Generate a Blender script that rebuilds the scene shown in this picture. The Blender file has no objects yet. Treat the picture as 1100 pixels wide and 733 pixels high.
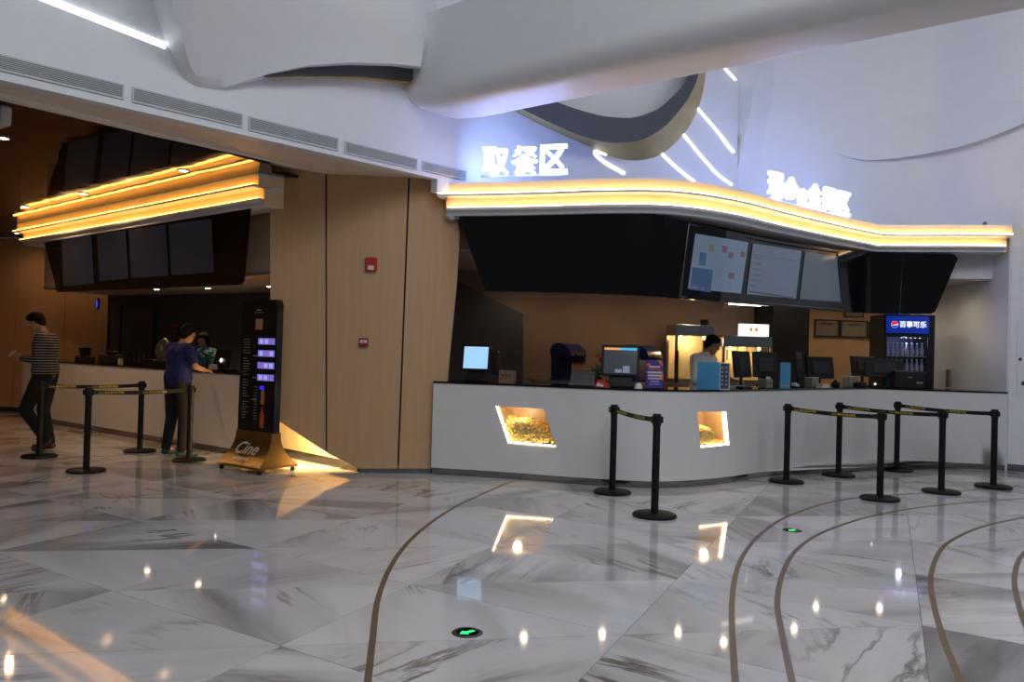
import bpy, bmesh, math, random
from mathutils import Vector, Matrix
from mathutils.geometry import delaunay_2d_cdt
random.seed(7)
R = math.radians
sc = bpy.context.scene
col = sc.collection

# ---------------------------------------------------------------- camera
FPX, ROLL, H0, HC = 870.0, R(1.6), 10.5, 1.53
PHI = math.atan(H0 / FPX)
CAM = Vector((0, 0, HC))
cd = bpy.data.cameras.new('camera')
cd.sensor_fit = 'HORIZONTAL'; cd.sensor_width = 36.0
cd.lens = 36.0 * FPX / 1100.0
cd.clip_start = 0.05; cd.clip_end = 200
cam = bpy.data.objects.new('camera', cd); col.objects.link(cam)
_F = Vector((0, math.cos(PHI), math.sin(PHI))); _U = Vector((0, -math.sin(PHI), math.cos(PHI))); _R = Vector((1, 0, 0))
_cx = _R * math.cos(ROLL) + _U * math.sin(ROLL); _cy = -_R * math.sin(ROLL) + _U * math.cos(ROLL)
m = Matrix((_cx, _cy, -_F)).transposed().to_4x4(); m.translation = CAM
cam.matrix_world = m
sc.camera = cam

# ---------------------------------------------------------------- world, large lights, exposure
w = bpy.data.worlds.new('world'); sc.world = w; w.use_nodes = True
w.node_tree.nodes['Background'].inputs['Color'].default_value = (0.62, 0.70, 0.82, 1)
w.node_tree.nodes['Background'].inputs['Strength'].default_value = 0.10
vs = sc.view_settings
vs.view_transform = 'Standard'; vs.look = 'None'; vs.gamma = 1; vs.use_curve_mapping = False
vs.exposure = 0.0
sc.cycles.use_denoising = True
sc.cycles.max_bounces = 8; sc.cycles.diffuse_bounces = 4; sc.cycles.glossy_bounces = 4
sc.cycles.sample_clamp_indirect = 4.0

def area(name, loc, size, energy, color, target=None, sy=None):
    l = bpy.data.lights.new(name, 'AREA'); l.energy = energy; l.color = color
    l.shape = 'RECTANGLE'; l.size = size; l.size_y = sy or size
    o = bpy.data.objects.new(name, l); col.objects.link(o); o.location = loc
    if target is not None:
        o.rotation_euler = (Vector(target) - Vector(loc)).to_track_quat('-Z', 'Y').to_euler()
    return o
# unseen area lights, added in place of lobby ceiling lighting, above and behind the photographer
area('lobby_fill_light', (3.2, 1.0, 8.6), 5.0, 385, (0.93, 0.96, 1.0), (3.2, 1.0, 0), 5.0)
area('lobby_fill_light', (1.5, -5.0, 8.0), 6.0, 260, (0.94, 0.97, 1.0), (2.2, 6.0, 2.5), 4.0)

area('lobby_fill_light', (9.0, 4.5, 8.4), 7.0, 215, (0.98, 0.97, 1.0), (6.8, 11.0, 1.5), 6.0)  # extra light added to brighten the right-hand walls and counter

# ---------------------------------------------------------------- pixel rays
def ray(x, y):
    u, v = x - 550.0, y - 366.5
    a = u * math.cos(ROLL) + v * math.sin(ROLL); b = -u * math.sin(ROLL) + v * math.cos(ROLL)
    return _R * a + _F * FPX - _U * b
def PH(x, y, z):
    d = ray(x, y); return CAM + d * ((z - HC) / d.z)
def G(x, y): return PH(x, y, 0.0)
def PY(x, y, Y):
    d = ray(x, y); return CAM + d * (Y / d.y)

class Path:
    """a line in plan; rays through pixels meet the vertical sheet above it"""
    def __init__(s, pts, smooth=0):
        pts = [Vector((p[0], p[1])) for p in pts]
        if smooth:
            q = [pts[0] * 2 - pts[1]] + pts + [pts[-1] * 2 - pts[-2]]
            out = []
            for i in range(1, len(q) - 2):
                for k in range(smooth):
                    t = k / smooth; a, b, c, d = q[i-1], q[i], q[i+1], q[i+2]
                    out.append(0.5 * ((2*b) + (c-a)*t + (2*a-5*b+4*c-d)*t*t + (3*b-a-3*c+d)*t**3))
            pts = out + [pts[-1]]
        s.p = pts; s.s = [0.0]
        for a, b in zip(pts, pts[1:]): s.s.append(s.s[-1] + (b - a).length)
        s.L = s.s[-1]
    def at(s, t):
        t = min(max(t, 0), s.L)
        for i in range(len(s.p) - 1):
            if t <= s.s[i+1] + 1e-9:
                k = (t - s.s[i]) / max(s.s[i+1] - s.s[i], 1e-9)
                return s.p[i].lerp(s.p[i+1], k)
        return s.p[-1].copy()
    def normal(s, t):                       # towards the photographer's side
        a, b = s.at(t - 0.05), s.at(t + 0.05)
        d = (b - a).normalized(); return Vector((d.y, -d.x))
    def offset(s, o):                       # +o = towards the photographer
        return Path([s.at(t) + s.normal(t) * o for t in s.s])
    def hit(s, x, y):
        d = ray(x, y); best = None
        for i in range(len(s.p) - 1):
            a, b = s.p[i], s.p[i+1]; e = b - a
            den = d.x * e.y - d.y * e.x
            if abs(den) < 1e-9: continue
            t = (a.x * e.y - a.y * e.x) / den
            k = ((a.x * d.y - a.y * d.x)) / den
            lo = -50 if i == 0 else -1e-6; hi = 50 if i == len(s.p) - 2 else 1 + 1e-6
            if t > 0 and lo <= k <= hi and (best is None or t < best[0]):
                best = (t, s.s[i] + k * (s.s[i+1] - s.s[i]))
        P = CAM + d * best[0]
        return P, best[1]
    def sz(s, x, y):
        P, t = s.hit(x, y); return (t, P.z)

# ---------------------------------------------------------------- materials
def lin(c):
    return tuple(((v/255)/12.92 if v/255 <= .04045 else ((v/255+.055)/1.055)**2.4) for v in c)
MATS = {}
def mat(name, rgb, rough=.5, metal=0., emit=None, estr=0., spec=.5, noise=.06, nscale=6., bump=0., bscale=60., coat=0., alpha=1., stretch=None):
    if name in MATS: return MATS[name]
    m = bpy.data.materials.new(name); m.use_nodes = True
    nt = m.node_tree; b = nt.nodes['Principled BSDF']
    c = lin(rgb)
    tc = nt.nodes.new('ShaderNodeTexCoord'); mp = nt.nodes.new('ShaderNodeMapping')
    nt.links.new(tc.outputs['Object'], mp.inputs['Vector'])
    if stretch: mp.inputs['Scale'].default_value = stretch
    n = nt.nodes.new('ShaderNodeTexNoise'); n.inputs['Scale'].default_value = nscale; n.inputs['Detail'].default_value = 4
    nt.links.new(mp.outputs['Vector'], n.inputs['Vector'])
    r = nt.nodes.new('ShaderNodeValToRGB')
    r.color_ramp.elements[0].position = .3; r.color_ramp.elements[1].position = .7
    r.color_ramp.elements[0].color = tuple(v * (1 - noise) for v in c) + (1,)
    r.color_ramp.elements[1].color = tuple(min(1, v * (1 + noise)) for v in c) + (1,)
    nt.links.new(n.outputs['Fac'], r.inputs['Fac']); nt.links.new(r.outputs['Color'], b.inputs['Base Color'])
    b.inputs['Roughness'].default_value = rough; b.inputs['Metallic'].default_value = metal
    b.inputs['Specular IOR Level'].default_value = spec; b.inputs['Coat Weight'].default_value = coat
    b.inputs['Alpha'].default_value = alpha
    if emit is not None:
        b.inputs['Emission Color'].default_value = lin(emit) + (1,); b.inputs['Emission Strength'].default_value = estr
    if bump:
        n2 = nt.nodes.new('ShaderNodeTexNoise'); n2.inputs['Scale'].default_value = bscale
        nt.links.new(mp.outputs['Vector'], n2.inputs['Vector'])
        bp = nt.nodes.new('ShaderNodeBump'); bp.inputs['Strength'].default_value = bump; bp.inputs['Distance'].default_value = .02
        nt.links.new(n2.outputs['Fac'], bp.inputs['Height']); nt.links.new(bp.outputs['Normal'], b.inputs['Normal'])
    MATS[name] = m; return m

def glass_mat(name, tint, refl=.12):
    m = bpy.data.materials.new(name); m.use_nodes = True; nt = m.node_tree
    nt.nodes.remove(nt.nodes['Principled BSDF']); out = nt.nodes['Material Output']
    t = nt.nodes.new('ShaderNodeBsdfTransparent'); t.inputs['Color'].default_value = lin(tint) + (1,)
    g = nt.nodes.new('ShaderNodeBsdfGlossy'); g.inputs['Roughness'].default_value = .03
    lw = nt.nodes.new('ShaderNodeLayerWeight'); lw.inputs['Blend'].default_value = .5
    pw_ = nt.nodes.new('ShaderNodeMath'); pw_.operation = 'POWER'; pw_.inputs[1].default_value = 4.; nt.links.new(lw.outputs['Facing'], pw_.inputs[0])
    f = nt.nodes.new('ShaderNodeMath'); f.operation = 'MULTIPLY_ADD'; f.inputs[1].default_value = .6; f.inputs[2].default_value = .035; nt.links.new(pw_.outputs[0], f.inputs[0])
    x = nt.nodes.new('ShaderNodeMixShader')
    nt.links.new(f.outputs[0], x.inputs['Fac']); nt.links.new(t.outputs[0], x.inputs[1]); nt.links.new(g.outputs[0], x.inputs[2])
    nt.links.new(x.outputs[0], out.inputs['Surface'])
    MATS[name] = m; return m

def marble():
    m = bpy.data.materials.new('marble'); m.use_nodes = True; nt = m.node_tree; b = nt.nodes['Principled BSDF']
    N = nt.nodes.new; L = nt.links.new
    geo = N('ShaderNodeNewGeometry'); oi = N('ShaderNodeObjectInfo')
    mul = N('ShaderNodeMath'); mul.operation = 'MULTIPLY'; mul.inputs[1].default_value = 6.283; L(oi.outputs['Random'], mul.inputs[0])
    rot = N('ShaderNodeVectorRotate'); rot.rotation_type = 'Z_AXIS'
    L(geo.outputs['Position'], rot.inputs['Vector']); L(mul.outputs[0], rot.inputs['Angle'])
    off = N('ShaderNodeVectorMath'); off.operation = 'MULTIPLY_ADD'
    cmb = N('ShaderNodeCombineXYZ')
    for i in range(3): L(oi.outputs['Random'], cmb.inputs[i])
    L(cmb.outputs[0], off.inputs[0]); off.inputs[1].default_value = (37, 91, 13); L(rot.outputs[0], off.inputs[2])
    st = N('ShaderNodeMapping'); st.inputs['Scale'].default_value = (.30, 1.55, 1); L(off.outputs[0], st.inputs['Vector'])
    # broad clouds
    n1 = N('ShaderNodeTexNoise'); n1.inputs['Scale'].default_value = 1.1; n1.inputs['Detail'].default_value = 7; n1.inputs['Distortion'].default_value = .6
    L(st.outputs[0], n1.inputs['Vector'])
    r1 = N('ShaderNodeValToRGB'); e = r1.color_ramp.elements
    e[0].position = .26; e[0].color = lin((150, 146, 144)) + (1,); e[1].position = .60; e[1].color = lin((212, 211, 211)) + (1,)
    k = e.new(.42); k.color = lin((196, 194, 193)) + (1,)
    L(n1.outputs['Fac'], r1.inputs['Fac'])
    # thin veins: narrow band of a distorted noise
    n2 = N('ShaderNodeTexNoise'); n2.inputs['Scale'].default_value = 1.25; n2.inputs['Detail'].default_value = 8; n2.inputs['Distortion'].default_value = .75; n2.inputs['Roughness'].default_value = .58
    L(st.outputs[0], n2.inputs['Vector'])
    s = N('ShaderNodeMath'); s.operation = 'SUBTRACT'; s.inputs[1].default_value = .5; L(n2.outputs['Fac'], s.inputs[0])
    a = N('ShaderNodeMath'); a.operation = 'ABSOLUTE'; L(s.outputs[0], a.inputs[0])
    r2 = N('ShaderNodeValToRGB'); r2.color_ramp.elements[0].position = .0; r2.color_ramp.elements[0].color = (1, 1, 1, 1)
    r2.color_ramp.elements[1].position = .028; r2.color_ramp.elements[1].color = (0, 0, 0, 1); L(a.outputs[0], r2.inputs['Fac'])
    n3 = N('ShaderNodeTexNoise'); n3.inputs['Scale'].default_value = .8; L(off.outputs[0], n3.inputs['Vector'])
    r3 = N('ShaderNodeValToRGB'); r3.color_ramp.elements[0].position = .46; r3.color_ramp.elements[1].position = .68; L(n3.outputs['Fac'], r3.inputs['Fac'])
    vm = N('ShaderNodeMath'); vm.operation = 'MULTIPLY'; L(r2.outputs['Color'], vm.inputs[0]); L(r3.outputs['Color'], vm.inputs[1])
    fr = N('ShaderNodeMath'); fr.operation = 'MULTIPLY'; fr.inputs[1].default_value = 17.31; L(oi.outputs['Random'], fr.inputs[0])
    fr2 = N('ShaderNodeMath'); fr2.operation = 'FRACT'; L(fr.outputs[0], fr2.inputs[0])
    rt = N('ShaderNodeValToRGB'); q = rt.color_ramp.elements; q[0].position = .0; q[0].color = (.50,.49,.485,1); q[1].position = .55; q[1].color = (1,1,1,1)
    q_ = q.new(.22); q_.color = (.80,.795,.79,1)
    L(fr2.outputs[0], rt.inputs['Fac'])
    # grey bands with sharp torn edges on the darker slabs
    n4 = N('ShaderNodeTexNoise'); n4.inputs['Scale'].default_value = .9; n4.inputs['Detail'].default_value = 10; n4.inputs['Distortion'].default_value = .6; L(st.outputs[0], n4.inputs['Vector'])
    r4 = N('ShaderNodeValToRGB'); r4.color_ramp.elements[0].position = .44; r4.color_ramp.elements[1].position = .56; L(n4.outputs['Fac'], r4.inputs['Fac'])
    tn = N('ShaderNodeMix'); tn.data_type = 'RGBA'; L(r4.outputs['Color'], tn.inputs['Factor']); tn.inputs['A'].default_value = (1,1,1,1); L(rt.outputs['Color'], tn.inputs['B'])
    ml = N('ShaderNodeMix'); ml.data_type = 'RGBA'; ml.blend_type = 'MULTIPLY'; ml.inputs['Factor'].default_value = 1.; L(r1.outputs['Color'], ml.inputs['A']); L(tn.outputs['Result'], ml.inputs['B'])
    mx = N('ShaderNodeMix'); mx.data_type = 'RGBA'; L(vm.outputs[0], mx.inputs['Factor']); L(ml.outputs['Result'], mx.inputs['A'])
    mx.inputs['B'].default_value = lin((104, 94, 88)) + (1,)
    L(mx.outputs['Result'], b.inputs['Base Color'])
    b.inputs['Roughness'].default_value = .05; b.inputs['Specular IOR Level'].default_value = .55
    MATS['marble'] = m; return m

def wood():
    m = bpy.data.materials.new('wood'); m.use_nodes = True; nt = m.node_tree; b = nt.nodes['Principled BSDF']
    N = nt.nodes.new; L = nt.links.new
    tc = N('ShaderNodeTexCoord'); mp = N('ShaderNodeMapping'); mp.inputs['Scale'].default_value = (22, 22, .7); L(tc.outputs['Object'], mp.inputs['Vector'])
    n = N('ShaderNodeTexNoise'); n.inputs['Scale'].default_value = 2; n.inputs['Detail'].default_value = 6; L(mp.outputs[0], n.inputs['Vector'])
    r = N('ShaderNodeValToRGB'); r.color_ramp.elements[0].position = .3; r.color_ramp.elements[0].color = lin((186, 150, 112)) + (1,)
    r.color_ramp.elements[1].position = .7; r.color_ramp.elements[1].color = lin((194, 158, 119)) + (1,)
    L(n.outputs['Fac'], r.inputs['Fac']); L(r.outputs['Color'], b.inputs['Base Color'])
    b.inputs['Roughness'].default_value = .42
    MATS['wood'] = m; return m

def stripe_cloth():
    m = bpy.data.materials.new('striped_knit'); m.use_nodes = True; nt = m.node_tree; b = nt.nodes['Principled BSDF']
    N = nt.nodes.new; L = nt.links.new
    tc = N('ShaderNodeTexCoord'); wv = N('ShaderNodeTexWave'); wv.bands_direction = 'Z'; wv.inputs['Scale'].default_value = 9.5; wv.inputs['Distortion'].default_value = .3
    L(tc.outputs['Object'], wv.inputs['Vector'])
    r = N('ShaderNodeValToRGB'); r.color_ramp.interpolation = 'CONSTANT'
    r.color_ramp.elements[0].color = lin((24, 24, 27)) + (1,); r.color_ramp.elements[1].position = .80; r.color_ramp.elements[1].color = lin((150, 145, 140)) + (1,)
    L(wv.outputs['Fac'], r.inputs['Fac']); L(r.outputs['Color'], b.inputs['Base Color']); b.inputs['Roughness'].default_value = .9
    MATS['striped_knit'] = m; return m

WHITE = mat('white_paint', (226, 228, 232), .45, noise=.015)
WHITE2 = mat('white_gloss', (214, 214, 214), .4, noise=.015)
CREAM = mat('cream_fascia', (236, 214, 176), .5, noise=.01)
MARBLE = marble(); WOOD = wood(); STRIPE = stripe_cloth()
GROUT = mat('grout', (120, 118, 116), .8)
BRASS = mat('brass_strip', (134, 120, 96), .4, .75)
GOLD = mat('gold_metal', (146, 116, 64), .38, .9, bump=.02)
TAN = mat('tan_underside', (166, 146, 92), .5)
SLATE = mat('slate_fascia', (74, 77, 80), .5)
STEEL = mat('stainless', (190, 190, 190), .22, 1., bump=.02, bscale=30)
PLINTH = mat('plinth_steel', (150, 148, 146), .12, 1., bump=.12, bscale=3)
BLACKGL = mat('black_glass', (6, 7, 9), .06, spec=.6, noise=.02)
BLACKTOP = mat('black_stone', (12, 12, 13), .1, spec=.6)
BLACKPL = mat('black_plastic', (11, 11, 13), .5, spec=.35)
BLACKMT = mat('black_powder_coat', (9, 9, 10), .55, spec=.3)
DARKMIR = mat('dark_mirror', (62, 52, 46), .05, 1., bump=.22, bscale=1.3, noise=.02)
BACKW = mat('brown_wall', (142, 116, 96), .6, noise=.03)
TANWALL = mat('tan_wall', (198, 160, 118), .6, noise=.03)
DKGREY = mat('dark_grey_wall', (70, 66, 70), .6, noise=.03)
NEARBLK = mat('charcoal_wall', (34, 31, 30), .6, noise=.03)
LEDW = mat('led_white', (255, 255, 255), .5, emit=(246, 248, 255), estr=3.2)
LEDWARM = mat('led_warm', (255, 230, 180), .5, emit=(255, 206, 144), estr=17.)
LEDAMB = mat('led_amber', (255, 220, 160), .5, emit=(255, 178, 80), estr=13.)
LEDPOP = mat('led_bin', (255, 240, 220), .5, emit=(255, 226, 186), estr=9.)
LETTER = mat('letter_glow', (255, 255, 255), .5, emit=(150, 174, 255), estr=13.)
DOWNL = mat('downlight_lens', (255, 245, 230), .5, emit=(255, 226, 190), estr=34.)
CHROME = mat('chrome', (210, 210, 210), .1, 1.)
DKRED = mat('alarm_red', (176, 32, 28), .4)
GLASS = glass_mat('clear_glass', (236, 240, 238))
SKIN = mat('skin', (186, 140, 112), .55)
HAIR = mat('black_hair', (10, 9, 8), .8, bump=.3, bscale=90, spec=.25)

# ---------------------------------------------------------------- mesh helpers
class MB:
    def __init__(s): s.v = []; s.f = []
    def add(s, vs, fs):
        o = len(s.v); s.v += [tuple(v) for v in vs]; s.f += [tuple(o + i for i in f) for f in fs]; return s
    def box(s, x0, x1, y0, y1, z0, z1, b=0):
        if b > 0:
            bm = bmesh.new(); bmesh.ops.create_cube(bm, size=1)
            for v in bm.verts:
                v.co = Vector(((x0+x1)/2 + v.co.x*(x1-x0), (y0+y1)/2 + v.co.y*(y1-y0), (z0+z1)/2 + v.co.z*(z1-z0)))
            bmesh.ops.bevel(bm, geom=bm.edges[:], offset=b, segments=2, affect='EDGES', profile=.5)
            bm.verts.index_update()
            s.add([v.co for v in bm.verts], [[v.index for v in f.verts] for f in bm.faces]); bm.free(); return s
        return s.add([(x0,y0,z0),(x1,y0,z0),(x1,y1,z0),(x0,y1,z0),(x0,y0,z1),(x1,y0,z1),(x1,y1,z1),(x0,y1,z1)],
                     [(3,2,1,0),(4,5,6,7),(0,1,5,4),(1,2,6,5),(2,3,7,6),(3,0,4,7)])
    def lathe(s, prof, n=24, c=(0,0,0)):
        vs = []; fs = []; m_ = len(prof)
        for i in range(n):
            a = 2*math.pi*i/n
            for r, z in prof: vs.append((c[0]+r*math.cos(a), c[1]+r*math.sin(a), c[2]+z))
        for i in range(n):
            j = (i+1) % n
            for k in range(m_-1): fs.append((i*m_+k, j*m_+k, j*m_+k+1, i*m_+k+1))
        fs.append([i*m_ for i in range(n)][::-1]); fs.append([i*m_+m_-1 for i in range(n)])
        return s.add(vs, fs)
    def tube(s, pts, rad, n=10, caps=True):
        pts = [Vector(p) for p in pts]; rr = rad if isinstance(rad, (list, tuple)) else [rad]*len(pts)
        vs = []; fs = []
        for i, p in enumerate(pts):
            d = (pts[min(i+1, len(pts)-1)] - pts[max(i-1, 0)]).normalized()
            a = d.cross(Vector((0,0,1)))
            if a.length < 1e-3: a = d.cross(Vector((0,1,0)))
            a.normalize(); b = d.cross(a)
            for k in range(n):
                t = 2*math.pi*k/n; vs.append(p + a*math.cos(t)*rr[i] + b*math.sin(t)*rr[i])
        for i in range(len(pts)-1):
            for k in range(n):
                l = (k+1) % n; fs.append((i*n+k, i*n+l, (i+1)*n+l, (i+1)*n+k))
        if caps: fs.append(tuple(range(n))[::-1]); fs.append(tuple((len(pts)-1)*n+k for k in range(n)))
        return s.add(vs, fs)
    def ell(s, c, r, nu=14, nv=9):
        vs = []; fs = []
        for j in range(1, nv):
            p = math.pi*j/nv
            for i in range(nu):
                a = 2*math.pi*i/nu
                vs.append((c[0]+r[0]*math.sin(p)*math.cos(a), c[1]+r[1]*math.sin(p)*math.sin(a), c[2]+r[2]*math.cos(p)))
        t = len(vs); vs.append((c[0],c[1],c[2]+r[2])); vs.append((c[0],c[1],c[2]-r[2]))
        for j in range(nv-2):
            for i in range(nu):
                k = (i+1) % nu; fs.append((j*nu+i, (j+1)*nu+i, (j+1)*nu+k, j*nu+k))
        for i in range(nu):
            k = (i+1) % nu; fs.append((t, i, k)); fs.append((t+1, (nv-2)*nu+k, (nv-2)*nu+i))
        return s.add(vs, fs)
    def cap(s, p0, r0, p1, r1, n=12):
        """closed tapered capsule"""
        p0, p1 = Vector(p0), Vector(p1); d = (p1-p0); L = d.length; d = d/L if L > 1e-6 else Vector((0,0,1))
        prof = []
        for k in range(5): a = math.pi/2*k/4; prof.append((p0 - d*r0*math.cos(a), max(r0*math.sin(a), r0*.05)))
        for k in range(5): a = math.pi/2*(4-k)/4; prof.append((p1 + d*r1*math.cos(a), max(r1*math.sin(a), r1*.05)))
        a = d.cross(Vector((0,0,1)))
        if a.length < 1e-3: a = Vector((1,0,0))
        a.normalize(); b = d.cross(a); vs = []; fs = []
        for p, r in prof:
            for k in range(n):
                t = 2*math.pi*k/n; vs.append(p + a*math.cos(t)*r + b*math.sin(t)*r)
        for i in range(len(prof)-1):
            for k in range(n):
                l = (k+1) % n; fs.append((i*n+k, i*n+l, (i+1)*n+l, (i+1)*n+k))
        fs.append(tuple(range(n))[::-1]); fs.append(tuple((len(prof)-1)*n+k for k in range(n)))
        return s.add(vs, fs)
    def loft(s, rings, closed=True, cap=True):
        n = len(rings[0]); vs = [p for r in rings for p in r]; fs = []
        for i in range(len(rings)-1):
            for k in range(n if closed else n-1):
                l = (k+1) % n; fs.append((i*n+k, i*n+l, (i+1)*n+l, (i+1)*n+k))
        if cap and closed:
            fs.append(tuple(range(n))[::-1]); fs.append(tuple((len(rings)-1)*n+k for k in range(n)))
        return s.add(vs, fs)
    def mesh(s, name, mt, smooth=False, origin=(0,0,0)):
        me = bpy.data.meshes.new(name)
        o = origin; me.from_pydata([(v[0]-o[0], v[1]-o[1], v[2]-o[2]) for v in s.v], [], s.f)
        bm = bmesh.new(); bm.from_mesh(me); bmesh.ops.recalc_face_normals(bm, faces=bm.faces[:]); bm.to_mesh(me); bm.free()
        me.materials.append(mt)
        if smooth:
            me.polygons.foreach_set('use_smooth', [True]*len(me.polygons))
            try: me.set_sharp_from_angle(angle=R(38))
            except Exception: pass
        return me
    def build(s, name, mt, parent=None, smooth=False, world=False):
        """world=True: vertices are world positions; the parent must be unrotated"""
        org = Vector((0,0,0))
        if world:
            p = parent
            while p is not None: org += p.location; p = p.parent
        me = s.mesh(name, mt, smooth, org)
        o = bpy.data.objects.new(name, me); col.objects.link(o); o.parent = parent
        return o

def obj(name, me, parent=None, loc=None, rot=None):
    o = bpy.data.objects.new(name, me); col.objects.link(o); o.parent = parent
    if loc is not None: o.location = loc
    if rot is not None: o.rotation_euler = rot
    return o
def tag(o, label, cat, group=None):
    o['label'] = label; o['category'] = cat
    if group: o['group'] = group
    return o
def struct(o, label=None, cat=None):
    o['kind'] = 'structure'
    if label: o['label'] = label
    if cat: o['category'] = cat
    return o
def empty(name, loc=(0,0,0), rz=0):
    o = bpy.data.objects.new(name, None); col.objects.link(o); o.location = loc; o.rotation_euler = (0,0,rz)
    o.empty_display_size = .1
    return o
def thing(name, label, cat, loc=(0,0,0), rz=0, group=None):
    return tag(empty(name, loc, rz), label, cat, group)
def center(o):
    """put a single-mesh thing's origin at its base centre"""
    me = o.data; n = len(me.vertices)
    xs = [v.co for v in me.vertices]
    c = Vector(((min(v.x for v in xs)+max(v.x for v in xs))/2, (min(v.y for v in xs)+max(v.y for v in xs))/2, min(v.z for v in xs)))
    me.transform(Matrix.Translation(-c)); o.location = o.location + c
    return o

_TX = {}
def text_mesh(body, size=1., depth=.0, bold=0., shear=0., align='CENTER'):
    key = (body, size, depth, bold, shear, align)
    if key in _TX: return _TX[key]
    cu = bpy.data.curves.new('lettering', 'FONT'); cu.body = body; cu.size = size; cu.extrude = depth
    cu.offset = bold; cu.shear = shear; cu.align_x = align; cu.align_y = 'CENTER'; cu.resolution_u = 3
    o = bpy.data.objects.new('lettering', cu); col.objects.link(o)
    dg = bpy.context.evaluated_depsgraph_get(); dg.update()
    me = bpy.data.meshes.new_from_object(o.evaluated_get(dg))
    bpy.data.objects.remove(o); bpy.data.curves.remove(cu)
    _TX[key] = me
    return me
def lettering(body, size, mt, parent, loc, rz=0, rx=R(90), depth=.0, bold=0., shear=0., name='lettering', width=None, align='CENTER'):
    """text standing upright, read from -Y of its parent"""
    me = text_mesh(body, size, depth, bold, shear, align).copy(); me.materials.clear(); me.materials.append(mt)
    if width:
        xs = [v.co.x for v in me.vertices]; k = width / max(max(xs)-min(xs), 1e-6)
        me.transform(Matrix.Scale(k, 4, (1,0,0)))
    o = bpy.data.objects.new(name, me); col.objects.link(o); o.parent = parent
    o.location = loc; o.rotation_euler = (rx, 0, rz); return o

def cdt_sheet(outline, holes, mapf, grid=(.35, .6), extra=None):
    """outline/holes in 2-D (s,z); returns an MB with triangles mapped through mapf"""
    pts = []; edges = []
    def poly(pl):
        o = len(pts); n = len(pl); pts.extend(Vector(p) for p in pl)
        edges.extend((o+i, o+(i+1) % n) for i in range(n))
    def dens(pl, step):
        out = []
        for a, b in zip(pl, pl[1:]+pl[:1]):
            a, b = Vector(a), Vector(b); n = max(1, int((b-a).length/step))
            out += [a.lerp(b, k/n) for k in range(n)]
        return out
    def inside(p, pl):
        c = False; j = len(pl)-1
        for i in range(len(pl)):
            if (pl[i][1] > p[1]) != (pl[j][1] > p[1]) and p[0] < (pl[j][0]-pl[i][0])*(p[1]-pl[i][1])/(pl[j][1]-pl[i][1]) + pl[i][0]: c = not c
            j = i
        return c
    ol = dens(outline, min(grid)); hs = [dens(h, min(grid)/2) for h in holes]
    poly(ol)
    for h in hs: poly(h)
    x0, x1 = min(p[0] for p in ol), max(p[0] for p in ol); y0, y1 = min(p[1] for p in ol), max(p[1] for p in ol)
    nx, ny = int((x1-x0)/grid[0]), int((y1-y0)/grid[1])
    for i in range(1, nx+1):
        for j in range(1, ny+1):
            p = (x0 + i*(x1-x0)/(nx+1), y0 + j*(y1-y0)/(ny+1))
            if inside(p, ol) and not any(inside(p, h) for h in hs): pts.append(Vector(p))
    v2, _, f2, _, _, _ = delaunay_2d_cdt(pts, edges, [], 0, 1e-5)
    mb = MB(); fs = []
    for f in f2:
        c = sum((v2[i] for i in f), Vector((0,0)))/len(f)
        if inside(c, ol) and not any(inside(c, h) for h in hs): fs.append(tuple(f))
    mb.add([mapf(p[0], p[1]) for p in v2], fs)
    return mb, ol, hs

def sheet_wall(name, path, z0, z1, mt, t=.08, holes=(), parent=None, s0=0, s1=None, smooth=True, grid=(.3, .8)):
    """wall that follows a plan line, with real thickness and openings"""
    s1 = path.L if s1 is None else s1
    def mp(o):
        def f(s, z):
            p = path.at(s); n = path.normal(s); return (p.x - n.x*o, p.y - n.y*o, z)
        return f
    ol = [(s0, z0), (s1, z0), (s1, z1), (s0, z1)]
    a, o_, h_ = cdt_sheet(ol, list(holes), mp(0), grid)
    b, _, _ = cdt_sheet(ol, list(holes), mp(t), grid)
    mb = MB(); mb.add(a.v, a.f); mb.add(b.v, [f[::-1] for f in b.f])
    for ring in [o_] + h_:
        mb.loft([[mp(0)(*p) for p in ring], [mp(t)(*p) for p in ring]], True, False)
    o = mb.build(name, mt, parent, smooth, world=parent is not None)
    bm = bmesh.new(); bm.from_mesh(o.data); bmesh.ops.remove_doubles(bm, verts=bm.verts[:], dist=1e-4)
    bmesh.ops.recalc_face_normals(bm, faces=bm.faces[:]); bm.to_mesh(o.data); bm.free()
    if smooth: o.data.set_sharp_from_angle(angle=R(38))
    return o

def sweep(name, path, prof, mt, parent=None, s0=0, s1=None, n=60, smooth=True):
    """closed profile [(offset towards photographer, z)] along a plan line"""
    s1 = path.L if s1 is None else s1; rings = []
    for i in range(n+1):
        t = s0 + (s1-s0)*i/n; p = path.at(t); q = path.normal(t)
        rings.append([(p.x+q.x*o, p.y+q.y*o, z) for o, z in prof])
    return MB().loft(rings).build(name, mt, parent, smooth, world=parent is not None)

# ================================================================ plan lines
_cp = Path([(-.94,9.85),(-.3,9.72),(.4,9.53),(1.05,9.33),(1.75,9.27),(2.5,9.66),(3.37,10.42),(4.29,11.18),(5.32,11.97)], 6).p
_cq = Path([(5.32,11.97),(5.75,11.92),(6.3,11.80),(7.15,11.66)], 4).p
CP = Path(_cp + _cq[1:])                                   # front of the main counter
LP = Path([(-9.17,15.2),(-3.60,10.91)])                    # front of the far left counter
LC = Path([(-8.88,14.59),(-2.99,9.66)])                    # light cove over it
WP = Path([(-3.05,9.86),(-1.8,9.82),(-.93,9.92),(-.45,10.15)], 5)   # wood clad pier
BP = Path([(-6.5,3.80),(-.94,9.60),(-.2,10.30)])           # bulkhead with the grilles
UP = Path([(-.94,9.60),(-.2,10.28),(.8,10.9),(2,11.45),(3.0,12.1),(3.45,12.5)], 5)   # upper wall behind the letters
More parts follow.
